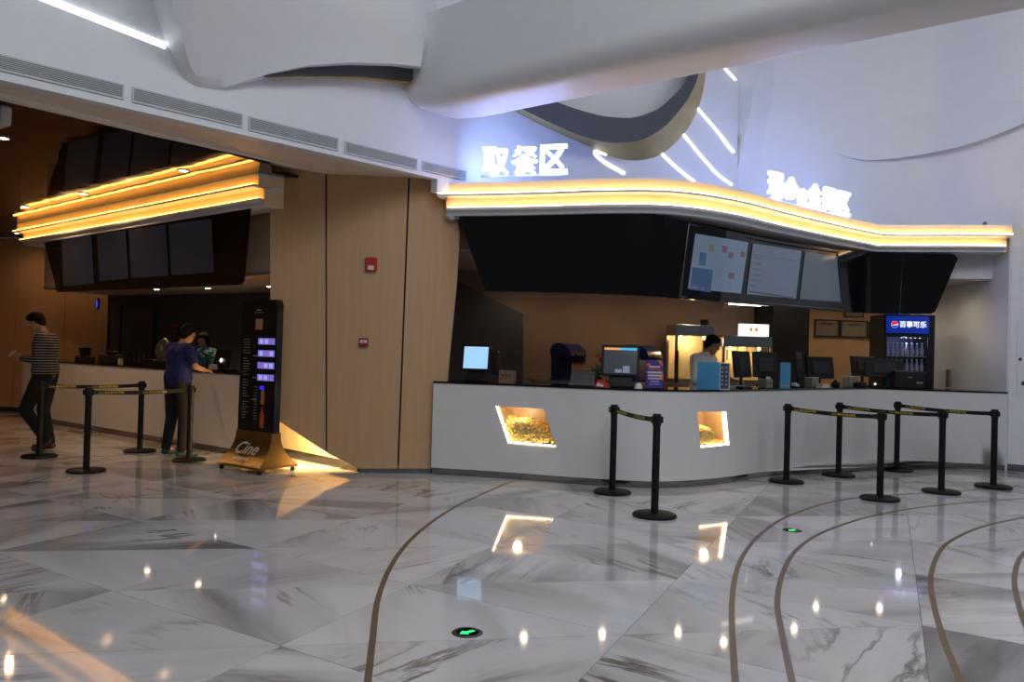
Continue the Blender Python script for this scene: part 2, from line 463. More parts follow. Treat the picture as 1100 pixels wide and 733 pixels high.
RP = Path([(3.45,12.5),(3.80,12.38),(5.2,12.5),(6.3,12.32),(7.16,11.70),(9.5,10.6),(12.5,9.2)], 5)
ZS = 3.55                                                   # height of the soffits

def panel_px(name, path, px, mt, t=.06, parent=None, zmax=None, off=0., grid=(.3,.6), smooth=False):
    """panel on a wall line; its outline is given where it shows in the photograph"""
    q = path.offset(off) if off else path
    ol = []
    for x, y in px:
        s, z = q.sz(x, y); ol.append((s, min(z, zmax) if zmax else z))
    def mp(o):
        def f(s, z):
            if s < 0 or s > q.L:
                e = 0 if s < 0 else q.L; n = q.normal(e); d = Vector((-n.y, n.x)); p = q.at(e) + d*(s-e)
            else: p = q.at(s); n = q.normal(s)
            return (p.x-n.x*o, p.y-n.y*o, z)
        return f
    a, o_, _ = cdt_sheet(ol, [], mp(0), grid); b, _, _ = cdt_sheet(ol, [], mp(t), grid)
    mb = MB(); mb.add(a.v, a.f); mb.add(b.v, [f[::-1] for f in b.f])
    mb.loft([[mp(0)(*p) for p in o_], [mp(t)(*p) for p in o_]], True, False)
    o = mb.build(name, mt, parent, smooth, world=parent is not None)
    bm = bmesh.new(); bm.from_mesh(o.data); bmesh.ops.remove_doubles(bm, verts=bm.verts[:], dist=1e-4)
    bmesh.ops.recalc_face_normals(bm, faces=bm.faces[:]); bm.to_mesh(o.data); bm.free()
    return o

def poly_prism(name, pts, z0, z1, mt, parent=None):
    return MB().loft([[(p[0],p[1],z0) for p in pts], [(p[0],p[1],z1) for p in pts]]).build(name, mt, parent, world=parent is not None)

# ================================================================ floor
floor = MB().box(-14, 13, -9, 17.5, -.12, -.003).build('floor', GROUT); struct(floor)
VA, VB = Vector((1.78, .30)), Vector((.52, 1.12)); VO = Vector((.35, .25))
def tri_mesh(pts):
    c = sum((Vector(p) for p in pts), Vector((0,0)))/3; q = []
    n = len(pts); P = [Vector(p) for p in pts]; g = .0022
    for i in range(n):                                          # inset by half the joint
        a, b, d = P[i-1], P[i], P[(i+1) % n]
        e1 = (b-a).normalized(); e2 = (d-b).normalized(); n1 = Vector((-e1.y, e1.x)); n2 = Vector((-e2.y, e2.x))
        q.append(b + (n1+n2)/(1+n1.dot(n2))*g)
    mb = MB(); mb.loft([[(p.x,p.y,-.010) for p in q], [(p.x,p.y,-.0004) for p in q], [((p.x-c.x)*.9995+c.x,(p.y-c.y)*.9995+c.y,0) for p in q]])
    return mb.mesh('marble_slab', MARBLE)
_o = Vector((0,0))
TRI = [tri_mesh([_o, VA, VB]), tri_mesh([VA, VA+VB, VB])]
cells = []
for i in range(-14, 15):
    for j in range(-10, 18):
        o = VA*i + VB*j + VO
        c = o + (VA+VB)/2
        if c.y < 1.3 or c.y > 17 or c.x < -13 or c.x > 11: continue
        if abs(c.x)-1.6 > .66*c.y: continue
        behind = False
        for k in range(2):
            t = o + (VA + VB)*(1+k)/3
            # slabs wholly behind the counters and the pier are not seen
            if t.x > -.6 and t.x < 7 and t.y > CP.at(max(0, min(CP.L, (t.x+.94)*1.27))).y + 1.6: continue
            if t.x > -3.3 and t.x <= -.6 and t.y > 11.6: continue
            if t.x > -9 and t.x <= -3.3 and t.y > 15.2 - (t.x+9.17)*.77 + 1.3: continue
            cells.append((t.y, o, k))
cells.sort(key=lambda q: q[0])
print('slabs', len(cells))
for _, o, k in cells[:298]:
    obj('marble_slab', TRI[k], floor, (o.x, o.y, 0))
if len(cells) > 298:
    mb = MB()
    for _, o, k in cells[298:]:
        mb.add([(v.co.x+o.x, v.co.y+o.y, v.co.z) for v in TRI[k].vertices], [tuple(p.vertices) for p in TRI[k].polygons])
    st = mb.build('marble_slabs', MARBLE, floor); st['kind'] = 'stuff'

def inlay(n, px, wd=.036):
    P = Path([G(*p)[:2] for p in px], 8); m_ = 70
    rings = []
    for i in range(m_+1):
        t = P.L*i/m_; p = P.at(t); q = P.normal(t)*wd/2
        rings.append([(p.x-q.x,p.y-q.y,-.0006),(p.x+q.x,p.y+q.y,-.0006),(p.x+q.x,p.y+q.y,.0009),(p.x-q.x,p.y-q.y,.0009)])
    return struct(MB().loft(rings).build('trim_%d' % n, BRASS))
inlay(1, [(388,790),(395,733),(400,690),(407,640),(425,600),(450,572),(485,547),(520,530),(549,517.5)])
inlay(2, [(795,780),(790,733),(786,662),(789,624),(797.5,598),(815,576),(838,559),(867,547),(896,539),(940,533),(1028,528),(1110,521)])
inlay(3, [(862,775),(851,733),(838,671),(835,645),(841,616),(853,594),(876,576),(905,564),(937,554.6),(984,546),(1042,540),(1110,535)])
inlay(4, [(1046,775),(1032,733),(1013,685.5),(1001,639),(1000.5,615.7),(1010,592),(1027,578),(1059,565),(1110,554)])
inlay(5, [(1112,690),(1100,668),(1091,636),(1090,618.6),(1095.6,600),(1110,585)])

# ================================================================ shell of the left kiosk
def wall_line(name, pts, z0, z1, mt, t=.1, smooth=False):
    return struct(sheet_wall(name, Path(pts), z0, z1, mt, t, smooth=smooth, grid=(2., 2.)))
wall_line('wall_left_blocker', [(-12.5,3.0),(-12.5,17.2)], 0, 3.6, WOOD)  # unseen wall, added to keep ambient light out of the kiosk
# back wall of the kiosk: one board per timber panel
wb = wall_line('wall_back', [(-12.5,16.75),(-8.15,16.35)], 0, ZS, NEARBLK, .05)
def wood_board(path, s0, s1, z0, z1, parent, t=.035):
    return sheet_wall('timber_panel', path, z0, z1, WOOD, t, parent=parent, s0=s0, s1=s1, smooth=False, grid=(2.,2.))
bw = Path([(-12.5,16.70),(-8.15,16.30)])
e_ = [0, 1.2] + [bw.sz(x, 420)[0] for x in (14, 67)] + [bw.L]
for a, b in zip(e_, e_[1:]):
    if b - a > .1: wood_board(bw, a+.006, b-.006, .1, ZS-.01, wb)
wall_line('wall_kiosk', [(-8.15,16.35),(-3.0,13.2)], 0, 2.7, DKGREY)
wall_line('wall_kiosk_end', [(-3.0,13.3),(-2.3,10.46)], 0, ZS, BACKW)
# soffit and the dark mirrored ceiling
L1 = [PH(x, y, ZS) for x, y in [(0,85),(470,192)]]
dl = (L1[0]-L1[1]); L1x = L1[0] + dl*.6
L2 = [PH(x, y, ZS) for x, y in [(0,108),(150,143),(290,178),(350,187),(470,192)]]
L2x = L2[0] + (L2[0]-L2[1])*1.6
LQ = [WP.hit(x, y)[0] for x, y in [(291,178),(350,187),(420,190),(478,193)]]
_f = [L1x, L1[0], L1[0].lerp(L1[1],.3), L1[0].lerp(L1[1],.55), L1[0].lerp(L1[1],.8), L1[1], Vector((-.2,10.3,ZS))]
_b = [L2x, L2[0], L2[1], LQ[0], LQ[1], LQ[2], LQ[3]]
_n = Vector((-.02,.02,0))
struct(MB().loft([[p+_n for p in _f] + [p.copy() for p in _b[::-1]], [p+_n+Vector((0,0,.04)) for p in _f] + [p+Vector((0,0,.04)) for p in _b[::-1]]]).build('ceiling_soffit', mat('soffit_paint', (232,218,204), .5)))
struct(poly_prism('ceiling_mirror', [L2x, L2[0], L2[1], L2[2], (-2.9,9.6), (-2.3,10.2), (-3.0,13.3), (-8.1,16.6), (-12.6,17), (-12.6,3.2), (-7.4,3.2)], ZS+.01, ZS+.05, DARKMIR))
# lower ceiling behind the menu boards
lcb = LC.offset(-.38)
struct(poly_prism('ceiling_kiosk', [lcb.p[0], lcb.p[1], (-2.8,9.95), (-2.2,10.2), (-3.0,13.3), (-8.15,16.4)], 2.42, 2.46, mat('kiosk_ceiling', (196,186,178), .5)))
wall_line('wall_fascia', [tuple(lcb.p[0]), tuple(lcb.p[1])], 2.42, ZS, mat('fascia_paint', (206,186,164), .5), .06)

# ================================================================ upper white walls, beam
struct(sheet_wall('wall_bulkhead', BP, ZS-.004, 9.2, WHITE, .12, s1=BP.s[1]+.02, smooth=False, grid=(1.,1.)))
struct(sheet_wall('wall_upper', UP, 3.4, 9.2, WHITE, .12, grid=(.2,1.)))
struct(sheet_wall('wall_upper_right', RP, 3.42, 9.2, WHITE, .12, s1=RP.hit(1086,300)[1], grid=(.2,1.)))
_s = RP.hit(1086,300)[1]
struct(sheet_wall('wall_right', Path([RP.at(_s + k*.5) for k in range(14)]), 0.10, 9.2, WHITE, .12, grid=(.4,1.)))
struct(sheet_wall('baseboard_right', Path([RP.at(_s + k*.5) for k in range(14)]).offset(-.01), 0, .10, PLINTH, .05, grid=(.4,1.)))
struct(poly_prism('ceiling_lobby_bounce', [(-14,-9),(13,-9),(13,17),(-14,17)], 9.2, 9.3, WHITE))  # unseen ceiling, added to bounce light back into the lobby

def relief(name, px, back_px, path, off, mt, parent=None, step=14, back_off=0.):
    """raised panel: front outline px stands off(x,y) metres in front of the wall, its rim runs back to back_px on the wall"""
    def fr(x, y):
        P, _ = path.hit(x, y); d = Vector((P.x, P.y, P.z-HC)); h = math.hypot(d.x, d.y)
        return P - d*(off(x, y)/h)
    a, ol, _ = cdt_sheet(px, [], lambda x, y: fr(x, y), (step, step))
    mb = MB(); mb.add(a.v, a.f)
    bk = []
    n = len(px); m_ = len(ol); k = 0; per = []
    for i in range(n):
        p, q = Vector(px[i]), Vector(px[(i+1) % n]); c = max(1, int((q-p).length/step))
        pb, qb = Vector(back_px[i]), Vector(back_px[(i+1) % n])
        bk += [pb.lerp(qb, j/c) for j in range(c)]
    mb.loft([[fr(*p) for p in ol], [path.hit(*p)[0] + Vector((0,.02,0)) for p in bk]], True, False)
    o = mb.build(name, mt, parent, True, world=parent is not None)
    bm = bmesh.new(); bm.from_mesh(o.data); bmesh.ops.remove_doubles(bm, verts=bm.verts[:], dist=1e-4)
    bmesh.ops.recalc_face_normals(bm, faces=bm.faces[:]); bm.to_mesh(o.data); bm.free()
    o.data.set_sharp_from_angle(angle=R(45))
    return o
# the curved white apron hanging in front of the bulkhead
fx = [(170,-60),(184,0),(191,26),(197,46),(205,72),(211,82),(219,90),(232,94),(245,93),(265,86.5),(290,79),(330,70.5),(375,67),(420,68),(452,71.5),(456,40),(450,12),(446,-10),(440,-60)]
bx_ = [(138,-60),(160,0),(170,25),(178,48),(190,76),(197,86),(208,93),(229,96),(243,95),(264,89),(290,82),(330,74),(375,71),(420,72),(452,76),(470,40),(470,12),(470,-10),(470,-60)]
struct(relief('wall_apron', fx, bx_, BP, lambda x, y: .03 + .62*min(1, math.hypot(max(0,(94-y))/110, max(0,(x-232))/240)), WHITE))
# dark slit below it with a thin tan lower edge
sl = [(283,82.5),(310,76),(345,66),(447,66),(447,83),(440,87),(420,85),(390,82),(350,81.5),(310,82)]
o = relief('slit_fascia', sl, sl, BP, lambda x, y: .16, SLATE)
tag(center(o), 'dark grey curved slit under the white hanging wall apron', 'wall recess')
sl2 = [(283,83),(310,82.5),(350,82),(390,82.5),(420,85.5),(440,87.5),(440,91),(420,88.5),(390,85.5),(350,84),(310,84)]
relief('slit_edge', sl2, sl2, BP, lambda x, y: .15, TAN, o) if False else None
e2 = relief('slit_edge', sl2, sl2, BP, lambda x, y: .155, TAN); e2.parent = o; e2.location = -o.location

# big inclined beam
ZB = 4.25
B0, B1 = PH(490,134,ZB), PH(1100,13,ZB)
ax = (B1-B0).normalized(); nn = Vector((ax.y, -ax.x, 0))
if nn.y > 0: nn = -nn
rings = []
for t in [-.55, -.2, .1, .4, .8, 1.4, 2.2, 3.5, 5.0, 7.0, 9.5]:
    b = B0 + ax*t; ring = []
    sw = max(0, min(1, (t+.55)/1.0)); up = (1-sw)**2*.25
    wd = .78; ht = 1.02 + .02*t
    prof = [(0, .06), (.04, .015), (.12, 0)] + [(wd-.25, .0)]
    for k in range(1, 8):
        a = math.pi/2*k/7; prof.append((wd-.25+.25*math.sin(a), .25*(1-math.cos(a))*.9))
    prof += [(wd+.02, ht), (0, ht)]
    rings.append([tuple(b + nn*o_ + Vector((0,0,z_+up*(1-z_/ht)))) for o_, z_ in prof])
bo = MB().loft(rings).build('ceiling_beam', WHITE, None, True); bo.data.set_sharp_from_angle(angle=R(30)); struct(bo)

# crescent shaped ledge: tan underside, slate front
outer = [(548,117),(580,134),(620,152),(650,166),(675,173),(700,171),(720,160),(740,138),(752,112),(758,82),(758,50)]
edge = [(560,117),(600,136),(630,148),(660,153.5),(690,150),(715,135),(735,112),(744,97),(748,88),(751,74),(752,48)]
inner = [(585,104),(610,114),(640,123),(660,126),(682,126),(705,118),(718,108),(730,96),(738,84),(742,70),(744,45)]
def rs(px, n=44):
    P = Path(px, 6); return [P.at(P.L*i/n) for i in range(n+1)]
def stand(p, o_):
    P, _ = UP.hit(p.x, p.y); d = Vector((P.x, P.y, P.z-HC)); return P - d*(o_/math.hypot(d.x, d.y))
ro, re, ri = rs(outer), rs(edge), rs(inner)
cr = thing('crescent_ledge', 'crescent shaped ledge with slate front and tan underside on upper wall', 'ledge', UP.hit(660,170)[0])
MB().loft([[stand(p,-.02) for p in ro], [stand(p,.45) for p in re]], False, False).build('underside', TAN, cr, True, world=True)
MB().loft([[stand(p,.45) for p in re], [stand(p,.452) for p in ri], [stand(p,-.02) for p in ri]], False, False).build('front_face', SLATE, cr, True, world=True)

# LED lines let into the white walls
def led_line(px, path, label, wd=.045, n=24, sm=True):
    P = Path(px, 6 if sm and len(px) > 2 else 0); pts = [path.hit(*P.at(P.L*i/n))[0] for i in range(n+1)]
    mb = MB(); rings = []
    for i, p in enumerate(pts):
        d = (pts[min(i+1,n)] - pts[max(i-1,0)]).normalized(); q = Vector((p.x, p.y, p.z-HC)).normalized(); s = d.cross(q).normalized()*wd/2
        f = -Vector((q.x, q.y, 0)).normalized()*.012; b_ = -f*1.5
        rings.append([p+s+f, p-s+f, p-s+b_, p+s+b_])
    o = mb.loft(rings).build('led_strip', LEDW); return tag(center(o), label, 'light strip', 'LED strips in the upper walls')
led_line([(20,-12),(178,50)], BP, 'long straight white LED line at upper left of the bulkhead', .055)
led_line([(652,166),(646,164),(638,164.5),(650,175),(671,187)], UP, 'hooked LED line just below the crescent ledge, leftmost of the curved ones')
led_line([(711,166),(727,181),(746,196)], UP, 'short LED line slanting from the crescent ledge to the canopy')
led_line([(734,145),(757,173),(772,189),(786,199)], UP, 'long curved LED line ending low at the wall fold')
led_line([(749,117),(768,139),(788,164)], UP, 'curved LED line from crescent tip to the middle of the wall fold')
led_line([(776,70),(782,78),(790,86.5)], UP, 'small LED line right under the beam, topmost at the wall fold')
led_line([(790,86.5),(794,72)], RP, 'tiny upright LED line on the right of the wall fold under beam', .035, sm=False)
# folded fins and shallow facets of the right hand wall
ff = [(789,88),(803,104),(800,130),(792,165),(788,197)]; 
struct(relief('wall_fold', [(788,60),(812,60),(808,110),(800,150),(789,199)], [(788,60),(835,60),(832,110),(822,150),(800,203)], RP, lambda x, y: .02+.20*max(0,min(1,(x-788)/18)), WHITE))
_lb = Path([(893,163),(915,170),(940,172),(985,167),(1040,155),(1080,141),(1110,128),(1150,112)], 6); _lt = Path([(893,163),(915,150),(950,134),(1000,119),(1060,110),(1100,107),(1150,104)], 6)
_bt = [_lb.at(_lb.L*k/22) for k in range(23)]; _tp = [_lt.at(_lt.L*k/22) for k in range(23)]
lf = [tuple(p) for p in _bt] + [tuple(p) for p in _tp[-2:0:-1]]
def _yo(pl, x):
    for a, b in zip(pl, pl[1:]):
        if a.x <= x <= b.x + 1e-6: return a.y + (b.y-a.y)*(x-a.x)/max(b.x-a.x, 1e-6)
    return pl[-1].y
def _lens(x, y):
    yb, yt = _yo(_bt, x), _yo(_tp, x); return .004 + .15*max(0, min(1, (y-yt)/max(yb-yt, 4.)))*max(0, min(1, (x-893)/130))
struct(relief('wall_facet', lf, lf, RP, _lens, WHITE, step=9))

# ventilation grilles in the bulkhead
def grille(c, label):
    (x0,y0),(x1,y1),(x2,y2),(x3,y3) = c          # TL TR BR BL
    s0, z0 = BP.sz(x0,y0); s1, z1 = BP.sz(x1,y1); _, z2 = BP.sz(x2,y2); _, z3 = BP.sz(x3,y3)
    zt = (z0+z1)/2; zb = (z2+z3)/2
    p = BP.at(s0) ; n = BP.normal((s0+s1)/2); d = Vector((-n.y, n.x)); L = s1-s0
    t = thing('air_grille', label, 'grille', (p.x, p.y, zb), math.atan2(d.y, d.x), 'air grilles along the white bulkhead')
    h = zt-zb
    MB().box(0, L, -.002, .004, 0, h).build('backing', mat('grille_dark', (26,28,30), .7), t)
    MB().box(0,L,-.014,0,0,.014).box(0,L,-.014,0,h-.014,h).box(0,.014,-.014,0,.014,h-.014).box(L-.014,L,-.014,0,.014,h-.014).build('frame', mat('grille_grey', (196,199,202), .5), t)
    mb = MB(); k = 7
    for i in range(k):
        z = .014 + (h-.028)*(i+.5)/k
        mb.add([(.014,-.014,z-.007),(L-.014,-.014,z-.007),(L-.014,-.002,z+.006),(.014,-.002,z+.006),(.014,-.013,z-.010),(L-.014,-.013,z-.010),(L-.014,-.001,z+.003),(.014,-.001,z+.003)],
               [(0,1,2,3),(7,6,5,4),(0,4,5,1),(1,5,6,2),(2,6,7,3),(3,7,4,0)])
    s = mb.build('slats', mat('grille_grey', (196,199,202), .5), t); s['kind'] = 'stuff'
    return t
grille([(-60,43),(133,91.5),(133,107.5),(-60,62)], 'air grille in the bulkhead at the left picture edge')
grille([(142,94),(260.5,122),(260.5,138),(142,109.5)], 'second air grille from left, below the apron tip')
grille([(267,124.5),(363,149),(363,163),(267,140)], 'third air grille from left, in the middle of the bulkhead')
grille([(370,151.5),(448,171),(448,183),(370,165)], 'fourth air grille from left, above the timber pier seam')
grille([(454,172.5),(500,184),(500,193.5),(454,184)], 'rightmost air grille, running behind the pick-up sign')

# ================================================================ timber clad pier with the lit niche
wp = struct(sheet_wall('wall_pier', WP.offset(-.07), 1.75, ZS+.1, NEARBLK, .05, s0=.12, s1=WP.offset(-.07).hit(478,300)[1], grid=(.3,2.)))
for sx_ in (350.5, 440.5):
    panel_px('seam_strip', WP, [(sx_-3,160),(sx_+3,160),(sx_+3-(13 if sx_ > 400 else 0),500 if sx_ > 400 else 487),(sx_-3-(13 if sx_ > 400 else 0),500 if sx_ > 400 else 484)], NEARBLK, .01, wp, off=-.052)
panel_px('timber_panel', WP, [(290.5,160),(349.5,160),(349.5,485.5),(304,455.5),(290.5,447)], WOOD, .05, wp, ZS+.25)
panel_px('timber_panel', WP, [(351.5,160),(439.5,160),(426.5,503.5),(385,503.5),(351.5,487)], WOOD, .05, wp, ZS+.25)
panel_px('timber_panel', WP, [(441.5,160),(486,160),(489,222),(494,250),(491,303),(481,406),(478,503.5),(428.5,503.5)], WOOD, .05, wp, ZS+.25, smooth=False)
struct(panel_px('baseboard_pier', WP, [(385,502),(480,502),(480,509.5),(388,509.5)], PLINTH, .05, None, off=-.02))
# inner niche wall behind the slanted lower edge of the panels
nw = Path([(-3.22,11.25),(-3.1,11.13),(-1.83,9.90)])
struct(sheet_wall('wall_niche', nw, .10, 1.9, mat('niche_paint', (226,204,160), .5), .06, smooth=False, grid=(.5,.5)))
struct(sheet_wall('baseboard_niche', nw.offset(.012), 0, .11, PLINTH, .05, smooth=False, grid=(.5,.5)))
a_, b_ = WP.offset(-.10).hit(307,448)[0], WP.offset(-.10).hit(383,490)[0]
o = MB().tube([a_+Vector((0,0,.04)), b_+Vector((0,0,.06))], .014, 8).build('niche_light', mat('led_niche', (255,220,150), .5, emit=(255,184,84), estr=40.))
tag(center(o), 'warm light tube behind the slanted lower edge of the timber pier', 'light strip')
la = area('niche_lamp', (a_+b_)/2 + Vector((-.02,.14,.10)), (b_-a_).length*.9, 62, (1.0,.70,.32), None, .05)
_x = (b_-a_).normalized(); _z = -Vector((-.45,.62,-.55)); _z = (_z - _x*_z.dot(_x)).normalized(); _y = _z.cross(_x)
_m = Matrix((_x,_y,_z)).transposed().to_4x4(); _m.translation = la.location; la.matrix_world = _m

# ================================================================ main counter
ZT = 1.135
ctr = thing('service_counter', 'long curved white service counter with black top and two popcorn windows', 'counter', (1.75,9.6,0))
W1 = [CP.sz(*p) for p in [(533,436.5),(584,439.5),(597,480),(546,476)]]
W2 = [CP.sz(*p) for p in [(749,442.5),(779.5,442.5),(783,478),(753,481)]]
o = sheet_wall('front_panel', CP, .085, ZT-.02, WHITE2, .03, [W1, W2], ctr, grid=(.12,.5))
sweep('plinth', CP, [(-.045,0),(-.045,.09),(-.075,.09),(-.075,0)], PLINTH, ctr, n=90)
sweep('countertop', CP, [(.012,ZT-.022),(.012,ZT),(-.60,ZT),(-.60,ZT-.022)], BLACKTOP, ctr, n=90)
sweep('back_panel', CP, [(-.55,.0),(-.55,ZT-.03),(-.58,ZT-.03),(-.58,.0)], BACKW, ctr, n=60)
e0 = CP.at(0); q0 = CP.normal(0)
MB().loft([[(e0.x+q0.x*a, e0.y+q0.y*a, z) for a, z in ((0,.085),(0,ZT-.02),(-.58,ZT-.02),(-.58,.085))],
           [(e0.x+q0.x*a+.03, e0.y+q0.y*a, z) for a, z in ((0,.085),(0,ZT-.02),(-.58,ZT-.02),(-.58,.085))]]).build('end_panel', WHITE2, ctr, world=True)
BINM = mat('bin_lining', (206,170,128), .35, noise=.12, stretch=(6,6,.5))
def popcorn_bin(Wn, which, heap):
    def mp(s, z, o_):
        p = CP.at(s); n = CP.normal(sum(q[0] for q in Wn)/4); return Vector((p.x-n.x*o_, p.y-n.y*o_, z))
    c = ctr
    wn = MB(); ring0 = [mp(s,z,.028) for s,z in Wn]; ring1 = [mp(s,z,.36) for s,z in Wn]
    wn.loft([ring0, ring1], True, False); wn.add(ring1, [(0,1,2,3)])
    b = wn.build('popcorn_window', BINM, c, world=True)
    mb = MB(); i3 = lambda o_: [mp(s,z,o_) for s,z in Wn]
    A, B = i3(-.004), i3(.05); cen = sum(A, Vector())/4
    sides = ((3,0),(2,3)) if which == 1 else ((1,2),(2,3))
    for u, v in sides:
        def ins(p, k): return p + (cen-p).normalized()*k
        mb.add([A[u],A[v],ins(A[v],.022),ins(A[u],.022),B[u],B[v],ins(B[v],.022),ins(B[u],.022)], [(0,1,2,3),(4,5,6,7),(0,1,5,4),(3,2,6,7),(0,3,7,4),(1,2,6,5)])
    mb.build('led_trim', LEDPOP, b, world=True).location = (0,0,0)
    g = [mp(s,z,.018) for s,z in Wn]
    gi = [p + (sum(g,Vector())/4-p).normalized()*.004 for p in g]
    MB().loft([gi, [p + Vector((0,.006,0)) for p in gi]]).build('pane', GLASS, b, world=True)
    # heap of popcorn
    rnd = random.Random(which); km = MB(); s_l = min(q[0] for q in Wn); s_r = max(q[0] for q in Wn); z_b = min(q[1] for q in Wn); z_t = max(q[1] for q in Wn)
    def lim(z):                               # parallelogram limits at height z
        f = (z-z_b)/(z_t-z_b); return Wn[3][0]+(Wn[0][0]-Wn[3][0])*f, Wn[2][0]+(Wn[1][0]-Wn[2][0])*f
    cnt = 0
    for _ in range(9000):
        z = z_b+.03 + rnd.random()*(z_t-z_b)*.62; l, r = lim(z); l += .025; r -= .03
        u = rnd.random(); s = l+(r-l)*u; o_ = .06 + rnd.random()*.26
        top = z_b + .03 + heap(u)*(z_t-z_b) + (o_-.06)*.25
        if z > top or (z < top-.045 and o_ > .10): continue
        p = mp(s, z, o_); k = .0150*(.75+rnd.random()*.6)
        a = [rnd.random()*6.28 for _ in range(2)]
        vs = []
        for x_, y_, z_ in ((1,0,0),(-1,0,0),(0,1,0),(0,-1,0),(0,0,1),(0,0,-1)):
            j = .75+rnd.random()*.6
            ca, sa = math.cos(a[0]), math.sin(a[0]); x1, y1 = x_*ca-y_*sa, x_*sa+y_*ca
            cb, sb = math.cos(a[1]), math.sin(a[1]); y2, z2 = y1*cb-z_*sb, y1*sb+z_*cb
            vs.append(p + Vector((x1,y2,z2))*k*j)
        km.add(vs, [(0,2,4),(2,1,4),(1,3,4),(3,0,4),(2,0,5),(1,2,5),(3,1,5),(0,3,5)]); cnt += 1
        if cnt > 1500: break
    po = km.build('popcorn', mat('popcorn', (255,208,132), .8, noise=.3, nscale=38)); po['kind'] = 'stuff'
    tag(center(po), ['heap of golden popcorn behind the left counter window', 'small heap of popcorn behind the right counter window'][which-1], 'popcorn')
    pl = bpy.data.lights.new('bin_lamp', 'POINT'); pl.energy = 4.2; pl.color = (1.0,.80,.52); pl.shadow_soft_size = .05
    lo = bpy.data.objects.new('bin_lamp', pl); col.objects.link(lo); lo.location = mp(*(Wn[0][0]*.5+Wn[1][0]*.5, z_t-.06), .075)
popcorn_bin(W1, 1, lambda u: .50 if u < .3 else (.53 - (u-.3)*.05 if u < .55 else .50-(u-.55)*.80))
popcorn_bin(W2, 2, lambda u: .40-.1*abs(u-.35) if u < .62 else .02)

# ================================================================ canopy with two LED coves
def canopy(name, label, path, s0, s1, z, n, lows=0., lowe=0., led=None):
    p = path.at((s0+s1)/2); c = thing(name, label, 'canopy', (p.x, p.y, z))
    a0, a1 = s0, s1; b0, b1 = s0+lows, s1-lowe
    sweep('roof_slab', path, [(.10,z),(.10,z+.02),(-.75,z+.02),(-.75,z)], WHITE, c, a0, a1, n)
    f1 = sweep('upper_fascia', path, [(.10,z-.125),(.10,z),(.08,z),(.08,z-.125)], CREAM, c, a0, a1, n)
    sweep('upper_lip', path, [(-.30,z-.15),(.175,z-.15),(.175,z-.125),(-.30,z-.125)], WHITE, c, a0, a1, n)
    l1 = sweep('upper_led', path, [(.150,z-.125),(.170,z-.125),(.170,z-.113),(.150,z-.113)], led, c, a0+.02, a1-.02, n)
    sweep('lower_fascia', path, [(.02,z-.275),(.02,z-.15),(0,z-.15),(0,z-.275)], CREAM, c, b0, b1, n)
    sweep('lower_lip', path, [(-.30,z-.305),(.095,z-.305),(.095,z-.275),(-.30,z-.275)], WHITE, c, b0, b1, n)
    sweep('lower_led', path, [(.070,z-.275),(.090,z-.275),(.090,z-.263),(.070,z-.263)], led, c, b0+.02, b1-.02, n)
    for e_, sg in ((b0, 1), (b1, -1)):
        q_ = path.at(e_); n_ = path.normal(e_); d_ = Vector((-n_.y, n_.x))*sg*.02
        ep = [(.10,z),(.10,z-.15),(.02,z-.15),(.02,z-.36),(-.75,z-.36),(-.75,z)] if led is LEDAMB else [(.10,z),(.10,z-.15),(.02,z-.15),(.02,z-.36),(-.42,z-.36),(-.42,z)]
        MB().loft([[(q_.x+n_.x*a, q_.y+n_.y*a, h) for a, h in ep], [(q_.x-d_.x+n_.x*a, q_.y-d_.y+n_.y*a, h) for a, h in ep]]).build('end_cap', CREAM, c, world=True)
    sweep('soffit_strip', path, [(.02,z-.36),(.02,z-.305),(-.30,z-.305),(-.30,z-.36)], WHITE, c, b0, b1, n)
    return c

ZC = 3.51
CS0, CS1 = CP.offset(.10).hit(476,193)[1], CP.hit(1088,250)[1]
canopy('counter_canopy', 'white canopy over main counter with two glowing warm LED bands', CP, .02, CP.L-.02, ZC, 100, .10, .06, LEDWARM)
canopy('kiosk_canopy', 'canopy over far left counter with two glowing amber LED bands', LC, .0, LC.L, ZS-.012, 20, .10, .02, LEDAMB)

# ================================================================ black glass menu boards
def board_quad(mb, path, top, bot, t, n=1):
    T = [path.hit(*p)[0] for p in top]; B_ = [path.hit(*p)[0] for p in bot]
    def back(p):
        d = Vector((p.x, p.y, 0)).normalized(); return p + d*t
    k = len(T)
    fr = T + B_; bk = [back(p) for p in fr]
    fs = []
    for i in range(k-1):
        fs.append((i, i+1, k+i+1, k+i)); fs.append((2*k+i, 3*k+i, 3*k+i+1, 2*k+i+1))
        fs.append((i, 2*k+i, 2*k+i+1, i+1)); fs.append((k+i, k+i+1, 3*k+i+1, 3*k+i))
    fs.append((0, k, 3*k, 2*k)); fs.append((k-1, 3*k-1, 4*k-1, 2*k-1))
    return mb.add(fr+bk, fs)
def lerp_px(pl, f):
    P = Path(pl); return P.at(P.L*f)
def samp(top, bot, n):
    P, Q = Path(top, 4), Path(bot, 4)
    return [P.at(P.L*i/n) for i in range(n+1)], [Q.at(Q.L*i/n) for i in range(n+1)]
BB = CP.offset(-.04)
mbd = thing('menu_board', 'long curved black glass menu board hanging over the main counter', 'menu board', BB.hit(740,320)[0])
t_, b_ = samp([(491,227.5),(540,227.5),(586,227.5),(640,228),(687,228.5),(741,238)], [(521,312.5),(560,313.5),(600,314.5),(630,315.5),(687,317.7),(729,320.5)], 18)
board_quad(MB(), BB, t_, b_, .10).build('curved_glass', BLACKGL, mbd, False, world=True)
t_, b_ = samp([(741.6,238),(806,253),(899,268.5)], [(729.6,320.5),(800,326.5),(905,335)], 8)
board_quad(MB(), BB, t_, b_, .10).build('screen_bay', mat('bay_black', (20,22,25), .12), mbd, False, world=True)
